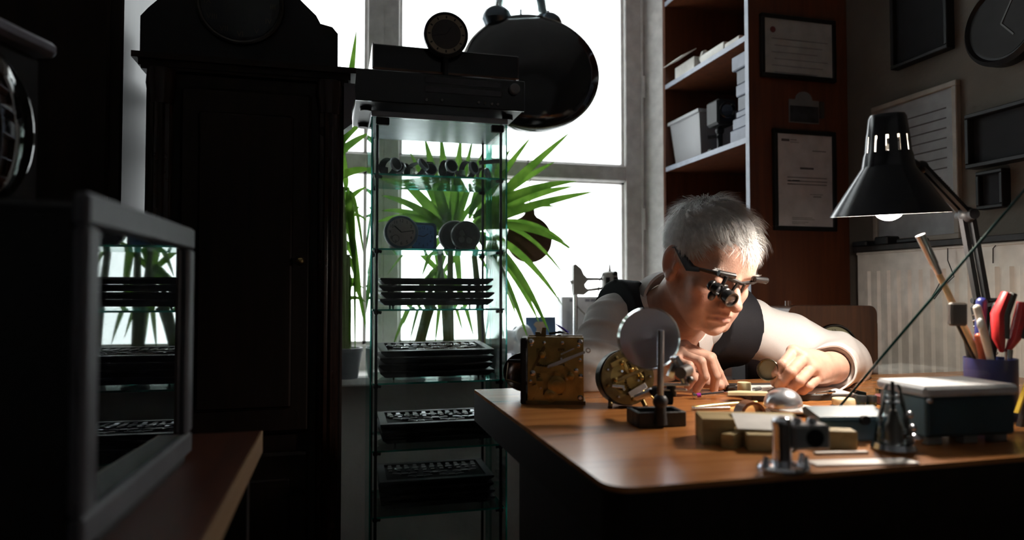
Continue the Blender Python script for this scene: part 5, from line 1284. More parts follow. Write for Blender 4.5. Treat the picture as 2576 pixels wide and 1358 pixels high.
MB().lathe([(.0302, -.002), (.0306, .0), (.0302, .003), (.0285, .003), (.0285, -.002)], 48, bq_, True).build('lip', STEEL, cb)
# ---- brass strip, half ring
a, c = tbl(1742, 1027), tbl(1905, 1016)
tag(MB().tube(bez(a + Vector((0, 0, .002)), (a + c) / 2 + Vector((0, .0, .006)), c + Vector((0, 0, .004)), 10), .0030, 8, flat=.35).build('brass_hand', mk('gold_strip', (.62, .46, .18), .3, 1)), 'long curved brass strip lying before the work board', 'brass strip')
p = tbl(1886, 1042)
tag(MB().prism([(.022 * math.cos(math.radians(t)), .022 * math.sin(math.radians(t))) for t in range(0, 181, 12)] + [(.017 * math.cos(math.radians(t)), .017 * math.sin(math.radians(t))) for t in range(180, -1, -12)], -.012, .012, facing(p, 10) @ RX(90)).build('half_ring', mk('brown_bakelite', (.16, .065, .03), .35)), 'brown arched half ring in front of chrome bell', 'ring')
p = tbl(1786, 1030); tag(MB().bx(-.030, .034, -.006, .006, 0, .005, .001, facing(p, 8)).build('steel_bar', STEEL), 'short flat steel bar behind the wooden block', 'bar')
# ---- wooden block with white card
q0 = tbl(1768, 1118); WKM = facing(q0, -6)
wk_ = thing('wooden_block', 'pale notched wooden block holding a tilted white card', 'wood block', q0)
MB().bx(0, .130, .040, .060, 0, .033, .0015, WKM).build('back_rail', OLIVEW, wk_)
MB().prism([(0, 0), (.040, 0), (.040, .040), (.0, .040)], 0, .033, WKM).build('end_block', OLIVEW, wk_)
MB().prism([(.040, .012), (.062, .0), (.120, .0), (.120, .040), (.040, .040)], 0, .017, WKM).build('step', OLIVEW, wk_)
MB().prism([(.020, -.016), (.034, -.022), (.052, -.002), (.040, .004)], 0, .018, WKM).build('notch_cheek', OLIVEW, wk_)
MB().bx(.050, .108, -.030, -.006, 0, .020, .001, WKM).build('front_rail', OLIVEW, wk_)
tag(MB().box((0, 0, 0), (.078, .050, .0008), WKM @ T(.082, .012, .0285) @ RX(13) @ RZ(-3)).build('white_card', PAPER), 'blank white card resting tilted on the wooden block', 'card')
# ---- chrome clamp tool
c0 = tbl(1968, 1180); CKM = facing(c0, 5)
ck = thing('chrome_tool', 'chrome watchmaker tool with upright barrel and grey holed block', 'tool', c0)
MB().lathe([(.026, 0), (.027, .003), (.024, .006), (.012, .008)], 36, CKM).build('base', CHROME, ck)
MB().lathe([(.010, .006), (.0105, .010), (.0100, .046), (.0108, .048), (.0108, .054), (.0085, .057), (.004, .0585)], 30, CKM).build('barrel', CHROME, ck)
MB().bx(.008, .052, -.010, .014, .022, .050, .003, CKM).build('block', mk('satin_grey', (.30, .30, .30), .35, .8), ck)
MB().lathe([(.010, 0), (.010, .0012), (.0075, .0012), (.006, -.004), (1e-6, -.004)], 28, CKM @ T(.033, -.0102, .036) @ RX(90)).build('bore', BLACK, ck)
for x, y in ((.020, .004), (.038, .004)): MB().lathe([(.005, 0), (.0055, .003), (.004, .006), (1e-6, .0065)], 18, CKM @ T(x, y, .050)).build('screw_head', CHROME, ck)
for x, y in ((.022, -.010), (.026, .006), (-.022, -.006)): MB().lathe([(.005, .0), (.005, .006), (.003, .010), (.003, .016)], 16, CKM @ T(x, y, 0)).build('leveling_screw', CHROME, ck)
# ---- loose wooden offcut, steel rule
p = tbl(2112, 1126); tag(MB().bx(-.028, .018, -.012, .014, 0, .023, .001, facing(p, -8)).build('wood_offcut', OLIVEW), 'small bright-topped wooden offcut behind the chrome tool', 'wood block')
p = tbl(2150, 1162); tag(MB().bx(-.055, .068, -.017, .006, 0, .002, .0004, facing(p, 5)).build('steel_plate', mk('pale_steel_plate', (.62, .58, .54), .4, .3)), 'flat pale steel plate on the desk edge beside chrome tool', 'plate')
p = tbl(2140, 1142); tag(MB().bx(-.045, .022, -.002, .005, 0, .003, .0004, facing(p, 5)).build('steel_rule', mk('pale_steel_plate', (.62, .58, .54), .4, .3)), 'narrow steel rule lying behind the pale plate', 'ruler')
# ---- blue box with sloped lid
p = tbl(2150, 1110); BBM = facing(p, 4); TEAL = mk('teal_enamel', (.045, .105, .145), .4)
bbx = thing('blue_box', 'small teal-blue metal box with sloped lid and catch', 'box', p)
MB().bx(-.044, .050, .0, .046, 0, .028, .002, BBM).build('body', mk('dark_teal', (.03, .085, .13), .4), bbx)
MB().prism([(0, .028), (.046, .028), (.050, .036), (.042, .040), (.003, .032)], -.046, .052, BBM @ frame((0, 0, 0), x=(0, 1, 0), y=(0, 0, 1))).build('lid', TEAL, bbx)
MB().cyl(BBM @ Vector((.012, .0, .028)), BBM @ Vector((.012, -.008, .029)), .006).build('catch', BLACK, bbx)
# ---- staking stand with clear cover
p = tbl(2248, 1132); STM = facing(p, 0)
stg = thing('staking_stand', 'chrome staking stand with tapered clear cover and centre spindle', 'tool', p)
MB().lathe([(.024, 0), (.026, .003), (.024, .010), (.016, .013)], 32, STM).build('base', CHROME, stg)
MB().lathe([(.022, .012), (.020, .03), (.014, .055), (.010, .078), (.008, .082), (1e-6, .083)], 32, STM).build('clear_cover', CLEAR, stg)
MB().cyl(STM @ Vector((0, 0, .012)), STM @ Vector((0, 0, .086)), .0022).build('spindle', BLACK, stg)
MB().lathe([(.011, .013), (.010, .030), (.007, .036), (.004, .050)], 20, STM).build('anvil', mk('dark_anvil', (.10, .09, .08), .3, .8), stg)
for z in (.060, .068): MB().torus(.007, .0016, STM @ T(0, 0, z), 20, 6).build('collar', CHROME, stg)
MB().ell((.024, -.006, .016), (.010, .008, .006), STM).build('side_knob', CHROME, stg)
for z, r_ in ((.030, .022), (.046, .018)): MB().ell((r_ * .8, -.012, z), .0045, STM).build('ball_stop', CHROME, stg)
# ---- big teal box with white lid
p = tbl(2332, 1122); TBM = facing(p, 10)
tbx = thing('parts_box', 'large teal box with white lid and small feet on the desk', 'box', p)
MB().bx(0, .135, 0, .085, .010, .062, .004, TBM).build('body', mk('deep_teal', (.025, .065, .085), .5), tbx)
MB().bx(-.001, .003, .002, .083, .012, .060, .001, TBM).build('end_panel', mk('pale_teal', (.16, .25, .28), .5), tbx)
MB().bx(-.004, .139, -.003, .088, .062, .076, .004, TBM).build('lid', mk('white_lid', (.70, .71, .72), .4), tbx)
for x in (.006, .060, .105):
    for y in (.006, .066): MB().bx(x, x + .022, y, y + .014, 0, .0105, .001, TBM).build('foot', mk('grey_foot', (.22, .22, .21), .6), tbx)
MB().ell((.003, -.003, .058), .004, TBM).build('rivet', STEEL, tbx)
# ---- clear parts trays, cream puck, jars, maroon tin
p = tbl(2226, 1002); CLM = facing(p, 6)
cpt = thing('clear_tray', 'shallow clear plastic parts tray beside the white cuff', 'tray', p)
for x0, x1, y0, y1 in ((-.05, .05, -.02, -.0185), (-.05, .05, .0285, .03), (-.05, -.0485, -.0185, .0285), (.0485, .05, -.0185, .0285), (0, .0015, -.0185, .0285)): MB().bx(x0, x1, y0, y1, .0, .015, 0, CLM).build('wall', CLEAR, cpt)
MB().bx(-.05, .05, -.02, .03, -.0, .0015, 0, CLM).build('bottom', CLEAR, cpt)
for i in range(4): tag(MB().lathe([(.005, 0), (.005, .002), (.001, .003)], 14, CLM @ T(-.03 + .02 * i, .004, .0016)).build('tiny_gear', BRASS if i % 2 else STEEL), 'tiny round watch part inside the clear tray', 'watch part', 'tiny parts in the clear tray')
p = tbl(2122, 1020); tag(MB().lathe([(.0175, 0), (.0185, .001), (.0185, .011), (.0175, .0125), (1e-6, .0125)], 32, T(*p)).build('cream_puck', CREAM), 'flat cream plastic puck between board and blue box', 'puck')
p = tbl(2171, 1020)
for dx, lab in ((-.003, 'dark green glass oil jar with black cap, next to cream puck'), (.0150, 'dark green glass oil jar with black cap, next to maroon tin')):
    j = thing('oil_jar', lab, 'jar', p + RT * dx); M = T(*(p + RT * dx))
    MB().lathe([(.0080, 0), (.0085, .001), (.0085, .007)], 20, M).build('glass', mk('green_glass', (.01, .03, .012), .15), j); MB().lathe([(.0086, .007), (.0086, .016), (.0078, .0175), (1e-6, .0175)], 20, M).build('cap', BLACK, j)
p = tbl(2228, 1018); tag(MB().bx(-.014, .016, -.01, .014, 0, .018, .003, facing(p, 5)).build('maroon_tin', mk('maroon', (.12, .022, .022), .4)), 'small maroon tin beside the oil jars', 'tin')
# ---- pen cup with tools
p = Vector(at(2492, 935, 1.06)); p.z = TZ; PCM = T(*p)
pcup = tag(MB().lathe([(.034, 0), (.035, .002), (.036, .094), (.0345, .094), (.0335, .004), (1e-6, .004)], 36, PCM).build('pen_cup', mk('blue_cup', (.015, .02, .11), .35)), 'dark blue pen cup crowded with tools behind the teal box', 'pen cup')
def cq(x, y, d=1.06): return at(x, y, d)
FH = Vector((FW.x, FW.y, 0)).normalized()
def cp_(u, v, z): return p + RT * u + FH * v + Vector((0, 0, z))
def tip_(x, y, v): q = at(x, y, 1.06 + v); return cp_((q - p).dot(RT), v, q.z - TZ)
def foot_(rim, tip, floor=.008): return rim + (rim - tip) * ((rim.z - TZ - floor) / (tip.z - rim.z))
bs = thing('brush_stick', 'pale wooden stick with shiny metal ferrule leaning out of the cup', 'brush', cp_(0, 0, .01))
a, c = cp_(-.018, 0, .094), tip_(2321, 590, 0)
MB().cyl(foot_(a, c), a, .0042, .0048).cyl(a, a.lerp(c, .68), .0050, .0046).build('handle', mk('pale_stick', (.55, .40, .22), .5), bs)
MB().cyl(a.lerp(c, .68), a.lerp(c, .76), .0050, .0056).cyl(a.lerp(c, .76), c, .0064, .0072).build('ferrule', mk('polished_ferrule', (.55, .53, .52), .25, .9), bs)
pr = thing('pliers', 'pliers with red and dark grey rubber handles standing in the cup', 'pliers', cp_(.015, -.006, .006))
RED = mk('red_rubber', (.42, .012, .015), .4); DGR = mk('dark_grip', (.035, .03, .03), .6)
for pts, w_ in (([(2521, 884), (2512, 850), (2510, 790), (2532, 738)], .0165), ([(2534, 884), (2553, 850), (2566, 800), (2572, 760)], .0155)):
    P = [cq(x, y, 1.052) for x, y in pts]; MB().tube(P, [.006, w_ * .9, w_, .012], 14, flat=.6).build('handle', RED, pr)
    MB().tube([q - FW * .006 + RT * .006 for q in P[1:]], [.007, .0095, .007], 10, flat=.8).build('grip_inlay', DGR, pr)
MB().cyl(cp_(.012, -.0118, .008), cp_(.021, -.0118, .108), .005, .0055).build('jaws', STEEL, pr)
for (ru, rv, x1, y1, tv, r_, mt, nm, lab, cat) in ((-.016, -.023, 2462, 775, -.0245, .0058, mk('ivory_handle', (.55, .48, .42), .4), 'white_pen', 'ivory-white pen with glossy clip standing in the cup', 'pen'),
        (-.005, .0185, 2473, 760, .0185, .0082, mk('navy_handle', (.012, .014, .09), .35), 'blue_marker', 'dark blue marker behind the ivory pen', 'marker'),
        (.014, .0185, 2513, 770, .0185, .0075, BLACK, 'black_marker', 'black marker standing at the back of the cup', 'marker'),
        (-.0205, -.0125, 2463, 855, -.0135, .0060, mk('orange_handle', (.35, .06, .02), .4), 'orange_screwdriver', 'short orange-red screwdriver handle in the cup', 'screwdriver'),
        (-.0245, .0105, 2448, 872, .0120, .0058, BLACK, 'black_brush', 'stubby black brush leaning at the cup rim', 'brush')):
    t = thing(nm, lab, cat, cp_(0, 0, .01)); A, C_ = cp_(ru, rv, .094), tip_(x1, y1, tv)
    if nm == 'orange_screwdriver': low_ = cp_(-.010, -.018, .008); C_ = A + (A - low_).normalized() * .034
    elif nm == 'black_brush': low_ = cp_(-.018, .004, .008); C_ = A + (A - low_).normalized() * .024
    else: low_ = foot_(A, C_)
    MB().cyl(low_, A, r_ * .7, r_ * .9).cyl(A, C_, r_ * .9, r_).build('shaft', mt, t); MB().ell(C_, r_, None, 14, 8).build('end_cap', mt, t)
MB().ell(tip_(2469, 815, -.034), (.005, .005, .009)).build('clip', mk('white_gloss', (.75, .74, .74), .2), bpy.data.objects['white_pen'])
bh_ = thing('block_brush', 'dark square-headed brush on thin stem beside the stick', 'brush', cp_(0, 0, .02))
hd_ = tip_(2412, 790, -.024); MB().box((0, 0, 0), (.026, .012, .036), frame(hd_, x=RT, z=UP), .003).build('head', mk('dark_brown_block', (.05, .035, .03), .6), bh_)
rm_ = cp_(-.0300, -.0065, .094); MB().cyl(hd_ - UP * .017, rm_, .0026).cyl(rm_, cp_(-.004, -.0075, .02), .0026).build('stem', BLACK, bh_)
yb = thing('yellow_cutter', 'black cutter with yellow edge leaning at the right of the cup', 'cutter', cq(2555, 900, 1.0))
MB().prism([(0, 0), (.030, 0), (.045, .095), (.030, .10)], 0, .010, frame(Vector((cq(2552, 940, 1.0).x, cq(2552, 940, 1.0).y, TZ)), x=RT, y=(0, 0, 1))).build('body', BLACK, yb)
MB().prism([(-.003, .02), (0, .02), (.030, .10), (.027, .10)], .001, .009, frame(Vector((cq(2552, 940, 1.0).x, cq(2552, 940, 1.0).y, TZ)), x=RT, y=(0, 0, 1))).build('yellow_edge', mk('yellow_edge', (.55, .38, .03), .4), yb)
# ---- upright glass sheet with sloped edge
B_ = tbl(2088, 1052); Tp = at(2640, 405, .95)
gx = Vector((Tp.x, Tp.y, TZ)) - B_; gx.z = 0; Lg = gx.length; hT = Tp.z - TZ
GM = frame(B_, x=gx, y=(0, 0, 1))
gs = thing('glass_screen', 'upright glass splash screen with sloped teal edge on the desk', 'glass screen', B_)
MB().prism([(.004, 0), (Lg + .04, 0), (Lg + .04, hT), (Lg, hT)], -.002, .002, GM).build('pane', CABGLASS, gs, smooth=0)
sl = Vector((Lg, hT, 0)).normalized()
MB().box((0, 0, 0), (math.hypot(Lg, hT), .0034, .007), GM @ frame((Lg / 2, hT / 2 + .001, 0), x=sl, z=(0, 0, 1)), .001).build('polished_edge', mk('dark_teal_edge', (.006, .034, .030), .2), gs)
# ================================================================ right wall: radiator, frames
RXF = XR - .085
ra = onx(2142, 640, RXF); rz = ra.z
ry1, ry0 = 1.775, .95
rad = thing('radiator', 'white fluted panel radiator on the side wall', 'radiator', (RXF + .03, 1.4, 0))
CR = mk('radiator_cream', (.62, .56, .50), .45)
MB().bx(RXF, RXF + .012, ry0, ry1, .16, rz, .004).bx(RXF + .05, RXF + .06, ry0, ry1, .16, rz - .01).build('panel', CR, rad)
MB().bx(RXF - .002, RXF + .062, ry0, ry1, rz - .004, rz + .004, .002).build('top_grille', CR, rad)
y = ry1 - .045
while y > ry0 + .03:
    MB().prism([(-.012, 0), (-.006, -.007), (.006, -.007), (.012, 0)], .20, rz - .055, T(RXF, y, 0) @ RZ(-90)).build('rib', CR, rad); y -= .0375
for yy in (ry0 + .1, ry1 - .1): MB().bx(RXF + .06, XR - .002, yy - .02, yy + .02, rz - .2, rz - .15).bx(RXF + .06, XR - .002, yy - .02, yy + .02, .25, .3).build('bracket', CR, rad)
MB().cyl((RXF + .03, ry1 - .03, 0), (RXF + .03, ry1 - .03, .17), .01).build('pipe', CR, rad)
bd = tag(MB().bx(RXF - .015, XR - .001, ry0, ry1, rz + .0045, rz + .022, .002).build('radiator_shelf', DARKW), 'dark board lying on top of the radiator', 'shelf')
for i, (px_, w_, h_) in enumerate(((2180, .06, .018), (2235, .05, .026), (2300, .07, .014))):
    q = onx(px_, 630, RXF + .03); tag(MB().bx(RXF, RXF + .05, q.y - w_ / 2, q.y + w_ / 2, rz + .0222, rz + .022 + h_, .004).build('dark_case', BLACK), ['low black case on radiator board nearest the bookcase', 'taller black case between two low ones on radiator board', 'longest flat black case on the radiator board'][i], 'case')
def wire(pts, lab):
    tag(MB().tube([onx(x, y, RXF - .012) for x, y in pts], .0014, 6).build('wire_hook', mk('dark_wire', (.06, .05, .045), .4, .8)), lab, 'wire hook')
hk = onx(2384, 622, RXF - .012)
wire([(2384, 624), (2384, 655), (2394, 680), (2400, 695), (2386, 708), (2372, 722), (2350, 752), (2346, 745), (2364, 712)], 'bent wire hook hanging down the radiator behind the stick')
wire([(2505, 617), (2498, 625), (2498, 662)], 'short straight wire hook on the radiator near the lamp arm')
def wframe(x0, y0, x1, y1, name, label, cat, fm, inner, t=.016, th=.018, mat_w=0.):
    A, B2 = onx(x0, y0, XR - th), onx(x1, y1, XR - th)   # A = far/top, B2 = near/bottom
    ya, yb_, zt1, zb1 = A.y, B2.y, A.z, B2.z
    o = thing(name, label, cat, (XR - th, (ya + yb_) / 2, zb1))
    for a in ((min(ya, yb_), max(ya, yb_), zt1 - t, zt1), (min(ya, yb_), max(ya, yb_), zb1, zb1 + t), (min(ya, yb_), min(ya, yb_) + t, zb1 + t, zt1 - t), (max(ya, yb_) - t, max(ya, yb_), zb1 + t, zt1 - t)):
        MB().bx(XR - th, XR - .0005, *a, .002).build('frame_bar', fm, o)
    MB().bx(XR - th * .5, XR - .001, min(ya, yb_) + t, max(ya, yb_) - t, zb1 + t, zt1 - t).build('picture', inner, o)
    return o, (min(ya, yb_), max(ya, yb_), zb1, zt1)
o, r4 = wframe(2190, 272, 2412, 600, 'framed_certificate', 'pale wood framed document hanging behind the lamp', 'picture frame', mk('pale_frame', (.30, .25, .21), .5), mk('grey_sheet', (.30, .30, .31), .6))
for i in range(7): MB().bx(XR - .0097, XR - .009, r4[0] + .04, r4[1] - .05 - .02 * (i % 3), r4[3] - .07 - i * .028, r4[3] - .066 - i * .028).build('text_line', INK, o)
wframe(2235, -60, 2382, 120, 'dark_picture', 'dark framed picture above the pale framed document', 'picture frame', BLACK, mk('dark_canvas', (.014, .014, .016), .8, spec=.3), .012, .03)
wframe(2424, 290, 2640, 385, 'wall_box', 'long dark wall box below the round dark clock', 'wall box', BLACK, mk('dark_canvas', (.014, .014, .016), .8, spec=.3), .012, .04)
wframe(2452, 434, 2522, 520, 'small_dark_frame', 'small dark frame with pale top strip under the wall box', 'picture frame', BLACK, mk('dark_canvas', (.014, .014, .016), .8, spec=.3), .010, .03)
rc0 = onx(2520, 60, XR - .03)
wcl = thing('wall_clock', 'big round dark wall clock high on the side wall', 'clock', rc0)
WCM = frame(Vector((XR - .001, rc0.y, rc0.z)), x=(0, 1, 0), z=(-1, 0, 0)); rr_w = .105
MB().lathe([(rr_w, 0), (rr_w, .03), (rr_w * .9, .04), (rr_w * .85, .03), (1e-6, .03)], 48, WCM).build('case', BLACK, wcl)
MB().lathe([(1e-6, .0302), (rr_w * .8, .0302), (rr_w * .8, .031)], 40, WCM).build('dial', mk('dark_dial2', (.022, .021, .021), .7, spec=.3), wcl)
for a, l in ((40, .05), (150, .075)): MB().box((0, l / 2, .032), (.004, l, .001), WCM @ RZ(a)).build('hand', mk('dim_hand', (.08, .08, .08), .5), wcl)
# ================================================================ low cabinet with the wooden clock
lcx0, lcx1, lcy0, lcy1 = 1.12, 1.535, 1.50, 1.88
lk = thing('low_cabinet', 'low dark cabinet behind the desk carrying a wooden clock', 'cabinet', (1.34, 1.69, 0)); kz0 = .682
MB().bx(lcx0, lcx1, lcy0, lcy1, .05, kz0 - .02, .003).build('carcass', BROWNW, lk); MB().bx(lcx0 - .01, lcx1 + .01, lcy0 - .01, lcy1, kz0 - .02, kz0, .003).build('top', BROWNW, lk); MB().bx(lcx0 + .02, lcx1 - .02, lcy0 + .02, lcy1 - .02, 0, .05).build('plinth', DARKW, lk)
for z in (.08, .30, .51):
    d = MB().bx(lcx0 + .015, lcx1 - .015, lcy0 - .012, lcy0 + .001, z, z + .19, .003).build('drawer', BROWNW, lk); MB().ell((1.34, lcy0 - .02, z + .1), .012).build('knob', BRASSD, d)
kc0, kc1 = ony(1982, 770, 1.60), ony(2206, 770, 1.60); kw = kc1.x - kc0.x; kh = kc0.z - kz0
wck = thing('wooden_clock', 'walnut case clock with round-cornered top and pale dial behind the sleeve', 'clock', ((kc0.x + kc1.x) / 2, 1.66, kz0))
KM2 = T(kc0.x, 1.60, kz0)
MB().prism([(0, 0), (kw, 0)] + [(kw - .025 + .025 * math.cos(math.radians(a)), kh - .025 + .025 * math.sin(math.radians(a))) for a in range(0, 91, 15)] + [(.025 + .025 * math.cos(math.radians(a)), kh - .025 + .025 * math.sin(math.radians(a))) for a in range(90, 181, 15)], -.11, 0, KM2 @ RX(90)).build('case', BROWNW, wck)
MB().bx(kw, kw + .014, .012, .10, 0, kh * .78, .002, KM2).bx(-.014, 0, .012, .10, 0, kh * .78, .002, KM2).build('side_wing', BROWNW, wck)
dc = ony(2098, 888, 1.598); dM = frame((dc.x, 1.5995, dc.z), x=(1, 0, 0), z=(0, -1, 0)); dr2 = 76 * 1.78 / 1700
MB().lathe([(1e-6, 0), (dr2 * .93, 0), (dr2 * .93, .002)], 48, dM).build('dial', mk('olive_dial', (.36, .35, .22), .5), wck)
MB().torus(dr2 * .97, dr2 * .05, dM @ T(0, 0, .003), 56, 10).build('bezel', mk('dark_chrome', (.10, .10, .10), .2, 1), wck)
for h in range(1, 13):
    a = math.radians(90 - 30 * h); MB().text(str(h), dr2 * .22, dM @ T(dr2 * .74 * math.cos(a), dr2 * .74 * math.sin(a), .0024)).build('numeral', INK, wck)
for a, l in ((55, .5), (-150, .7)): MB().box((0, dr2 * l / 2, .0035), (.003, dr2 * l, .0006), dM @ RZ(a)).build('hand', INK, wck)
MB().cyl(KM2 @ Vector((.03, .04, kh)), KM2 @ Vector((.03, .04, kh + .014)), .008).build('finial', BROWNW, wck)
kd = ony(1925, 790, 1.70)
tag(MB().bx(kd.x - .05, kd.x + .07, 1.72, 1.80, kz0, ony(1925, 776, 1.72).z, .006).build('dark_box', mk('plum_box', (.03, .015, .014), .5)), 'dark plum box beside the walnut clock', 'box')
# ================================================================ frames on the bookcase end panel
PY = BY0
def pframe(x0, y0, x1, y1, name, label, cat, t, fm, inner, th=.016):
    A, B2 = ony(x0, y0, PY - th), ony(x1, y1, PY - th); o = thing(name, label, cat, ((A.x + B2.x) / 2, PY - th / 2, B2.z))
    for a in ((A.x, B2.x, A.z - t, A.z), (A.x, B2.x, B2.z, B2.z + t), (A.x, A.x + t, B2.z + t, A.z - t), (B2.x - t, B2.x, B2.z + t, A.z - t)): MB().bx(a[0], a[1], PY - th, PY - .0005, a[2], a[3], .002).build('frame_bar', fm, o)
    MB().bx(A.x + t, B2.x - t, PY - th * .6, PY - .001, B2.z + t, A.z - t).build('sheet', inner, o)
    return o, A, B2
o1, A1, B1 = pframe(1916, 30, 2106, 207, 'framed_diploma', 'black framed diploma with red seal, upper one on bookcase end', 'picture frame', .013, BLACK, mk('dim_parchment', (.42, .43, .42), .7))
MB().lathe([(1e-6, 0), (.010, 0), (.010, .001)], 20, frame((A1.x + .045, PY - .0097, A1.z - .05), z=(0, -1, 0))).build('seal', mk('seal_red', (.15, .03, .03), .6), o1)
for i in range(6): MB().bx(A1.x + .04 + .01 * (i % 2), B1.x - .03 - .02 * (i % 3), PY - .0103, PY - .0097, A1.z - .08 - .022 * i, A1.z - .077 - .022 * i).build('text_line', mk('faint_ink', (.25, .25, .26), .8), o1)
o2, A2, B2_ = pframe(1948, 322, 2108, 582, 'framed_letter', 'black framed white letter, lower one on the bookcase end', 'picture frame', .014, BLACK, mk('letter_paper', (.56, .53, .53), .8))
def line(x0, x1, y, h, mat=INK):
    a, c = ony(x0, y, PY - .0103), ony(x1, y, PY - .0103); MB().bx(a.x, c.x, PY - .0103, PY - .0097, a.z - h / 2, a.z + h / 2).build('text_line', mat, o2)
FI = mk('light_ink', (.22, .21, .21), .8)
line(1966, 1986, 351, .008); line(1988, 2004, 351, .003, FI); line(1988, 2010, 357, .002, FI); line(2044, 2078, 380, .004, FI); line(2013, 2047, 423, .0065)
for y_, x0, x1 in ((445, 1981, 2080), (454, 1981, 2081), (462, 1981, 2080)): line(x0, x1, y_, .004, FI)
line(1983, 1990, 454, .005); line(1993, 2012, 454, .005); line(2038, 2070, 489, .002, FI); line(2046, 2066, 495, .004, FI)
for y_, x1 in ((547, 2044), (551, 2050), (558, 2034), (562, 2026)): line(1993, x1, y_, .002, FI)
pb = ony(2023, 272, PY - .004)
pm = thing('photo_holder', 'small arched picture mount with dark photograph between the two frames', 'picture', pb)
aw = 46 * 2.1 / 1700; ah = 40 * 2.1 / 1700
pts = [(-aw, -ah), (aw, -ah), (aw, ah * .55)] + [(.032 * math.cos(math.radians(a)), ah * .55 + .028 * math.sin(math.radians(a))) for a in range(0, 181, 20)] + [(-aw, ah * .55)]
MB().prism(pts, 0, .0035, frame((pb.x, PY - .0005, pb.z), x=(1, 0, 0), z=(0, -1, 0))).build('mount', mk('grey_mount', (.16, .17, .18), .5), pm)
MB().bx(pb.x - aw * .95, pb.x + aw * .95, PY - .0052, PY - .004, pb.z - ah * .95, pb.z + ah * .12).build('photograph', mk('dark_photo', (.03, .03, .035), .4, var=.6, scale=30), pm)
MB().bx(pb.x + aw + .004, pb.x + aw + .018, PY - .008, PY - .0005, pb.z - ah * .6, pb.z + ah * .5).build('clip', mk('dark_clip', (.05, .045, .04), .5), pm)
# ================================================================ on the bookcase shelves
zs1, zs2 = za, zb2
def sx(px_, py_, off=.03): return onx(px_, py_, BX0 + off)
a = sx(1722, 170)
PAPS = [(1720, .0, .045, .022), (1760, .02, .05, .030), (1800, .0, .055, .026), (1840, .01, .06, .022)]
labs = ['open white carton at the window end of the upper shelf', 'crumpled white paper packet leaning on the open carton', 'flat white envelope stack in the middle of upper shelf', 'flat white envelope near the panel end of upper shelf']
ct = thing('open_carton', labs[0], 'box', (BX0 + .08, sx(1722, 180).y, zs1))
y1_, y0_ = sx(1704, 180).y, sx(1752, 165).y
for x0, x1, ya, yb_, z0, z1 in ((BX0 + .02, BX0 + .022, y0_, y1_, 0, .055), (BX0 + .138, BX0 + .14, y0_, y1_, 0, .055), (BX0 + .022, BX0 + .138, y0_, y0_ + .002, 0, .055), (BX0 + .022, BX0 + .138, y1_ - .002, y1_, 0, .055), (BX0 + .022, BX0 + .138, y0_, y1_, 0, .002)): MB().bx(x0, x1, ya, yb_, zs1 + z0, zs1 + z1).build('wall', PAPER, ct)
MB().box((0, 0, 0), (.07, y1_ - y0_, .002), T(BX0 + .0, (y0_ + y1_) / 2, zs1 + .070) @ RY(-28)).build('flap', PAPER, ct)
ybk = (sx(1770, 150).y + sx(1752, 150).y) / 2
tag(MB().box((0, 0, 0), (.08, .030, .05), T(BX0 + .07, ybk, zs1 + .0372) @ RZ(4) @ RY(20), .010).build('paper_packet', PAPER), labs[1], 'packet')
for i, (pa, pb_, h) in enumerate(((1832, 1772, .035), (1872, 1834, .022))):
    tag(MB().bx(BX0 + .012, BX0 + .2, sx(pa, 130).y, sx(pb_, 130).y, zs1, zs1 + h, .003, None).build('envelope_stack', PAPER), labs[2 + i], 'envelope')
# plastic bin
by1, by0 = min(sx(1676, 400, .02).y, BY1 - .028), sx(1762, 380, .02).y
pbn = thing('plastic_bin', 'translucent white plastic bin on the middle shelf', 'bin', (BX0 + .1, (by0 + by1) / 2, zs2)); BINM = translucent('milky_plastic', (.50, .50, .52), (.58, .58, .60), .35, 4)
def taper(x0, x1, y0, y1, z0, z1, e, th):
    vs = []
    for (ex, z) in ((-e, z0), (0, z1)):
        vs += [(x0 - ex, y0 - ex, z), (x1 + ex, y0 - ex, z), (x1 + ex, y1 + ex, z), (x0 - ex, y1 + ex, z)]
    for (ex, z) in ((-e - th, z0 + th), (-th, z1)):
        vs += [(x0 - ex, y0 - ex, z), (x1 + ex, y0 - ex, z), (x1 + ex, y1 + ex, z), (x0 - ex, y1 + ex, z)]
    fs = [(0, 1, 2, 3), (8, 9, 10, 11)] + [(k, (k + 1) % 4, 4 + (k + 1) % 4, 4 + k) for k in range(4)] + [(8 + k, 8 + (k + 1) % 4, 12 + (k + 1) % 4, 12 + k) for k in range(4)] + [(4 + k, 4 + (k + 1) % 4, 12 + (k + 1) % 4, 12 + k) for k in range(4)]
    return MB().add(vs, fs)
bt = sx(1700, 304, .02).z
taper(BX0 + .015, BX0 + .22, by0, by1, zs2, bt, .018, .003).build('tub', BINM, pbn)
MB().bx(BX0 + .008, BX0 + .227, by0 - .006, by0 + .004, bt - .012, bt).bx(BX0 + .008, BX0 + .227, by1 - .004, by1 + .006, bt - .012, bt).bx(BX0 + .008, BX0 + .018, by0 + .004, by1 - .004, bt - .012, bt).bx(BX0 + .217, BX0 + .227, by0 + .004, by1 - .004, bt - .012, bt).build('rim', BINM, pbn)
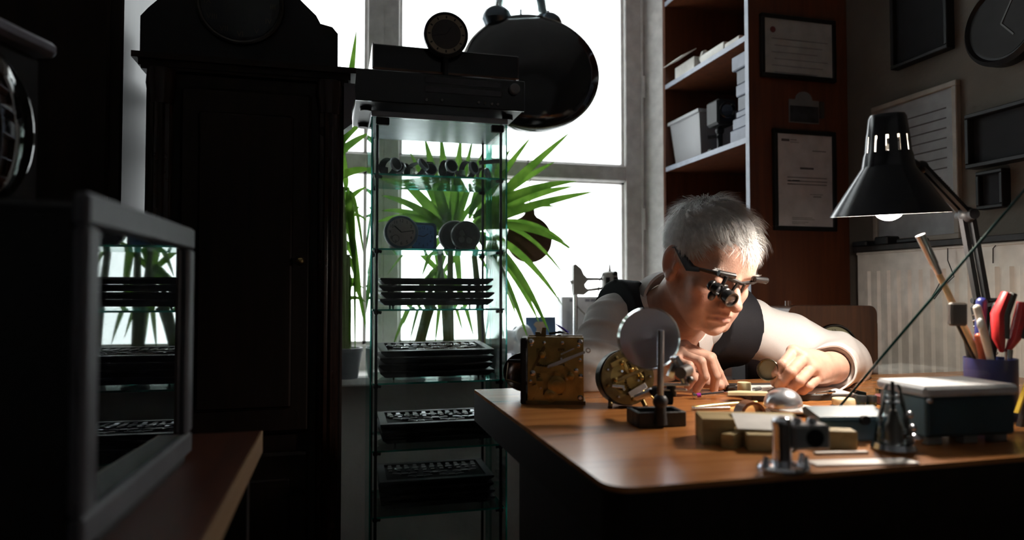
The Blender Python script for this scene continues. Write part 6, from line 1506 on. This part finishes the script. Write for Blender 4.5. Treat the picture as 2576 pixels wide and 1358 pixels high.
# black camera-like light on a foot
lg = sx(1808, 380, .04); lgd = thing('spot_device', 'black boxy device with round lens on a splayed stand', 'device', (lg.x, lg.y, zs2))
lt_ = sx(1808, 255, .04).z; lh_ = lt_ - zs2; yl = lg.y
MB().bx(BX0 + .01, BX0 + .085, yl - .045, yl + .035, zs2 + lh_ * .50, lt_, .008).build('head', BLACK, lgd)
MB().lathe([(.028, 0), (.030, .010), (.026, .012), (.02, .006), (1e-6, .006)], 28, frame((BX0 + .045, yl - .045, zs2 + lh_ * .76), z=(-.2, -1, 0))).build('lens', BLACKG, lgd)
MB().cyl((BX0 + .045, yl, zs2 + .01), (BX0 + .045, yl, zs2 + lh_ * .52), .010).ell((BX0 + .045, yl, zs2 + lh_ * .42), .016).build('neck', BLACK, lgd)
MB().bx(BX0 + .002, BX0 + .09, yl - .012, yl + .012, zs2, zs2 + .008, .002).bx(BX0 + .03, BX0 + .06, yl - .06, yl + .05, zs2, zs2 + .008, .002).build('foot', BLACK, lgd)
MB().cyl((BX0 + .01, yl + .02, zs2 + lh_ * .3), (BX0 + .03, yl + .0, zs2 + lh_ * .3), .007).build('knob', BLACK, lgd)
# stacked boxes near the panel
BXM = [mk('slate_box', (.16, .18, .24), .5), mk('dark_slate_box', (.06, .07, .10), .5)]
zc = zs2; labs = ['lowest and widest slate box of the stack by the panel', 'second slate box from the bottom of the stack', 'thin pale-edged box in the lower half of the stack', 'dark box in the middle of the stack by the panel', 'slate box just above the dark middle box', 'dark box second from top of the stack', 'topmost overhanging slate box of the stack']
for i, (h, w_, x_) in enumerate(((.045, .11, .012), (.038, .10, .016), (.022, .085, .020), (.05, .08, .024), (.04, .085, .020), (.05, .083, .022), (.05, .10, .014))):
    bx1 = tag(MB().bx(BX0 + x_, BX0 + x_ + .20, BY0 + .022, BY0 + .022 + w_, zc, zc + h - .001, .003).build('storage_box', BXM[i in (3, 5)]), labs[i], 'box', 'boxes stacked on the middle shelf'); zc += h
    if zc > zs1 - .07: break
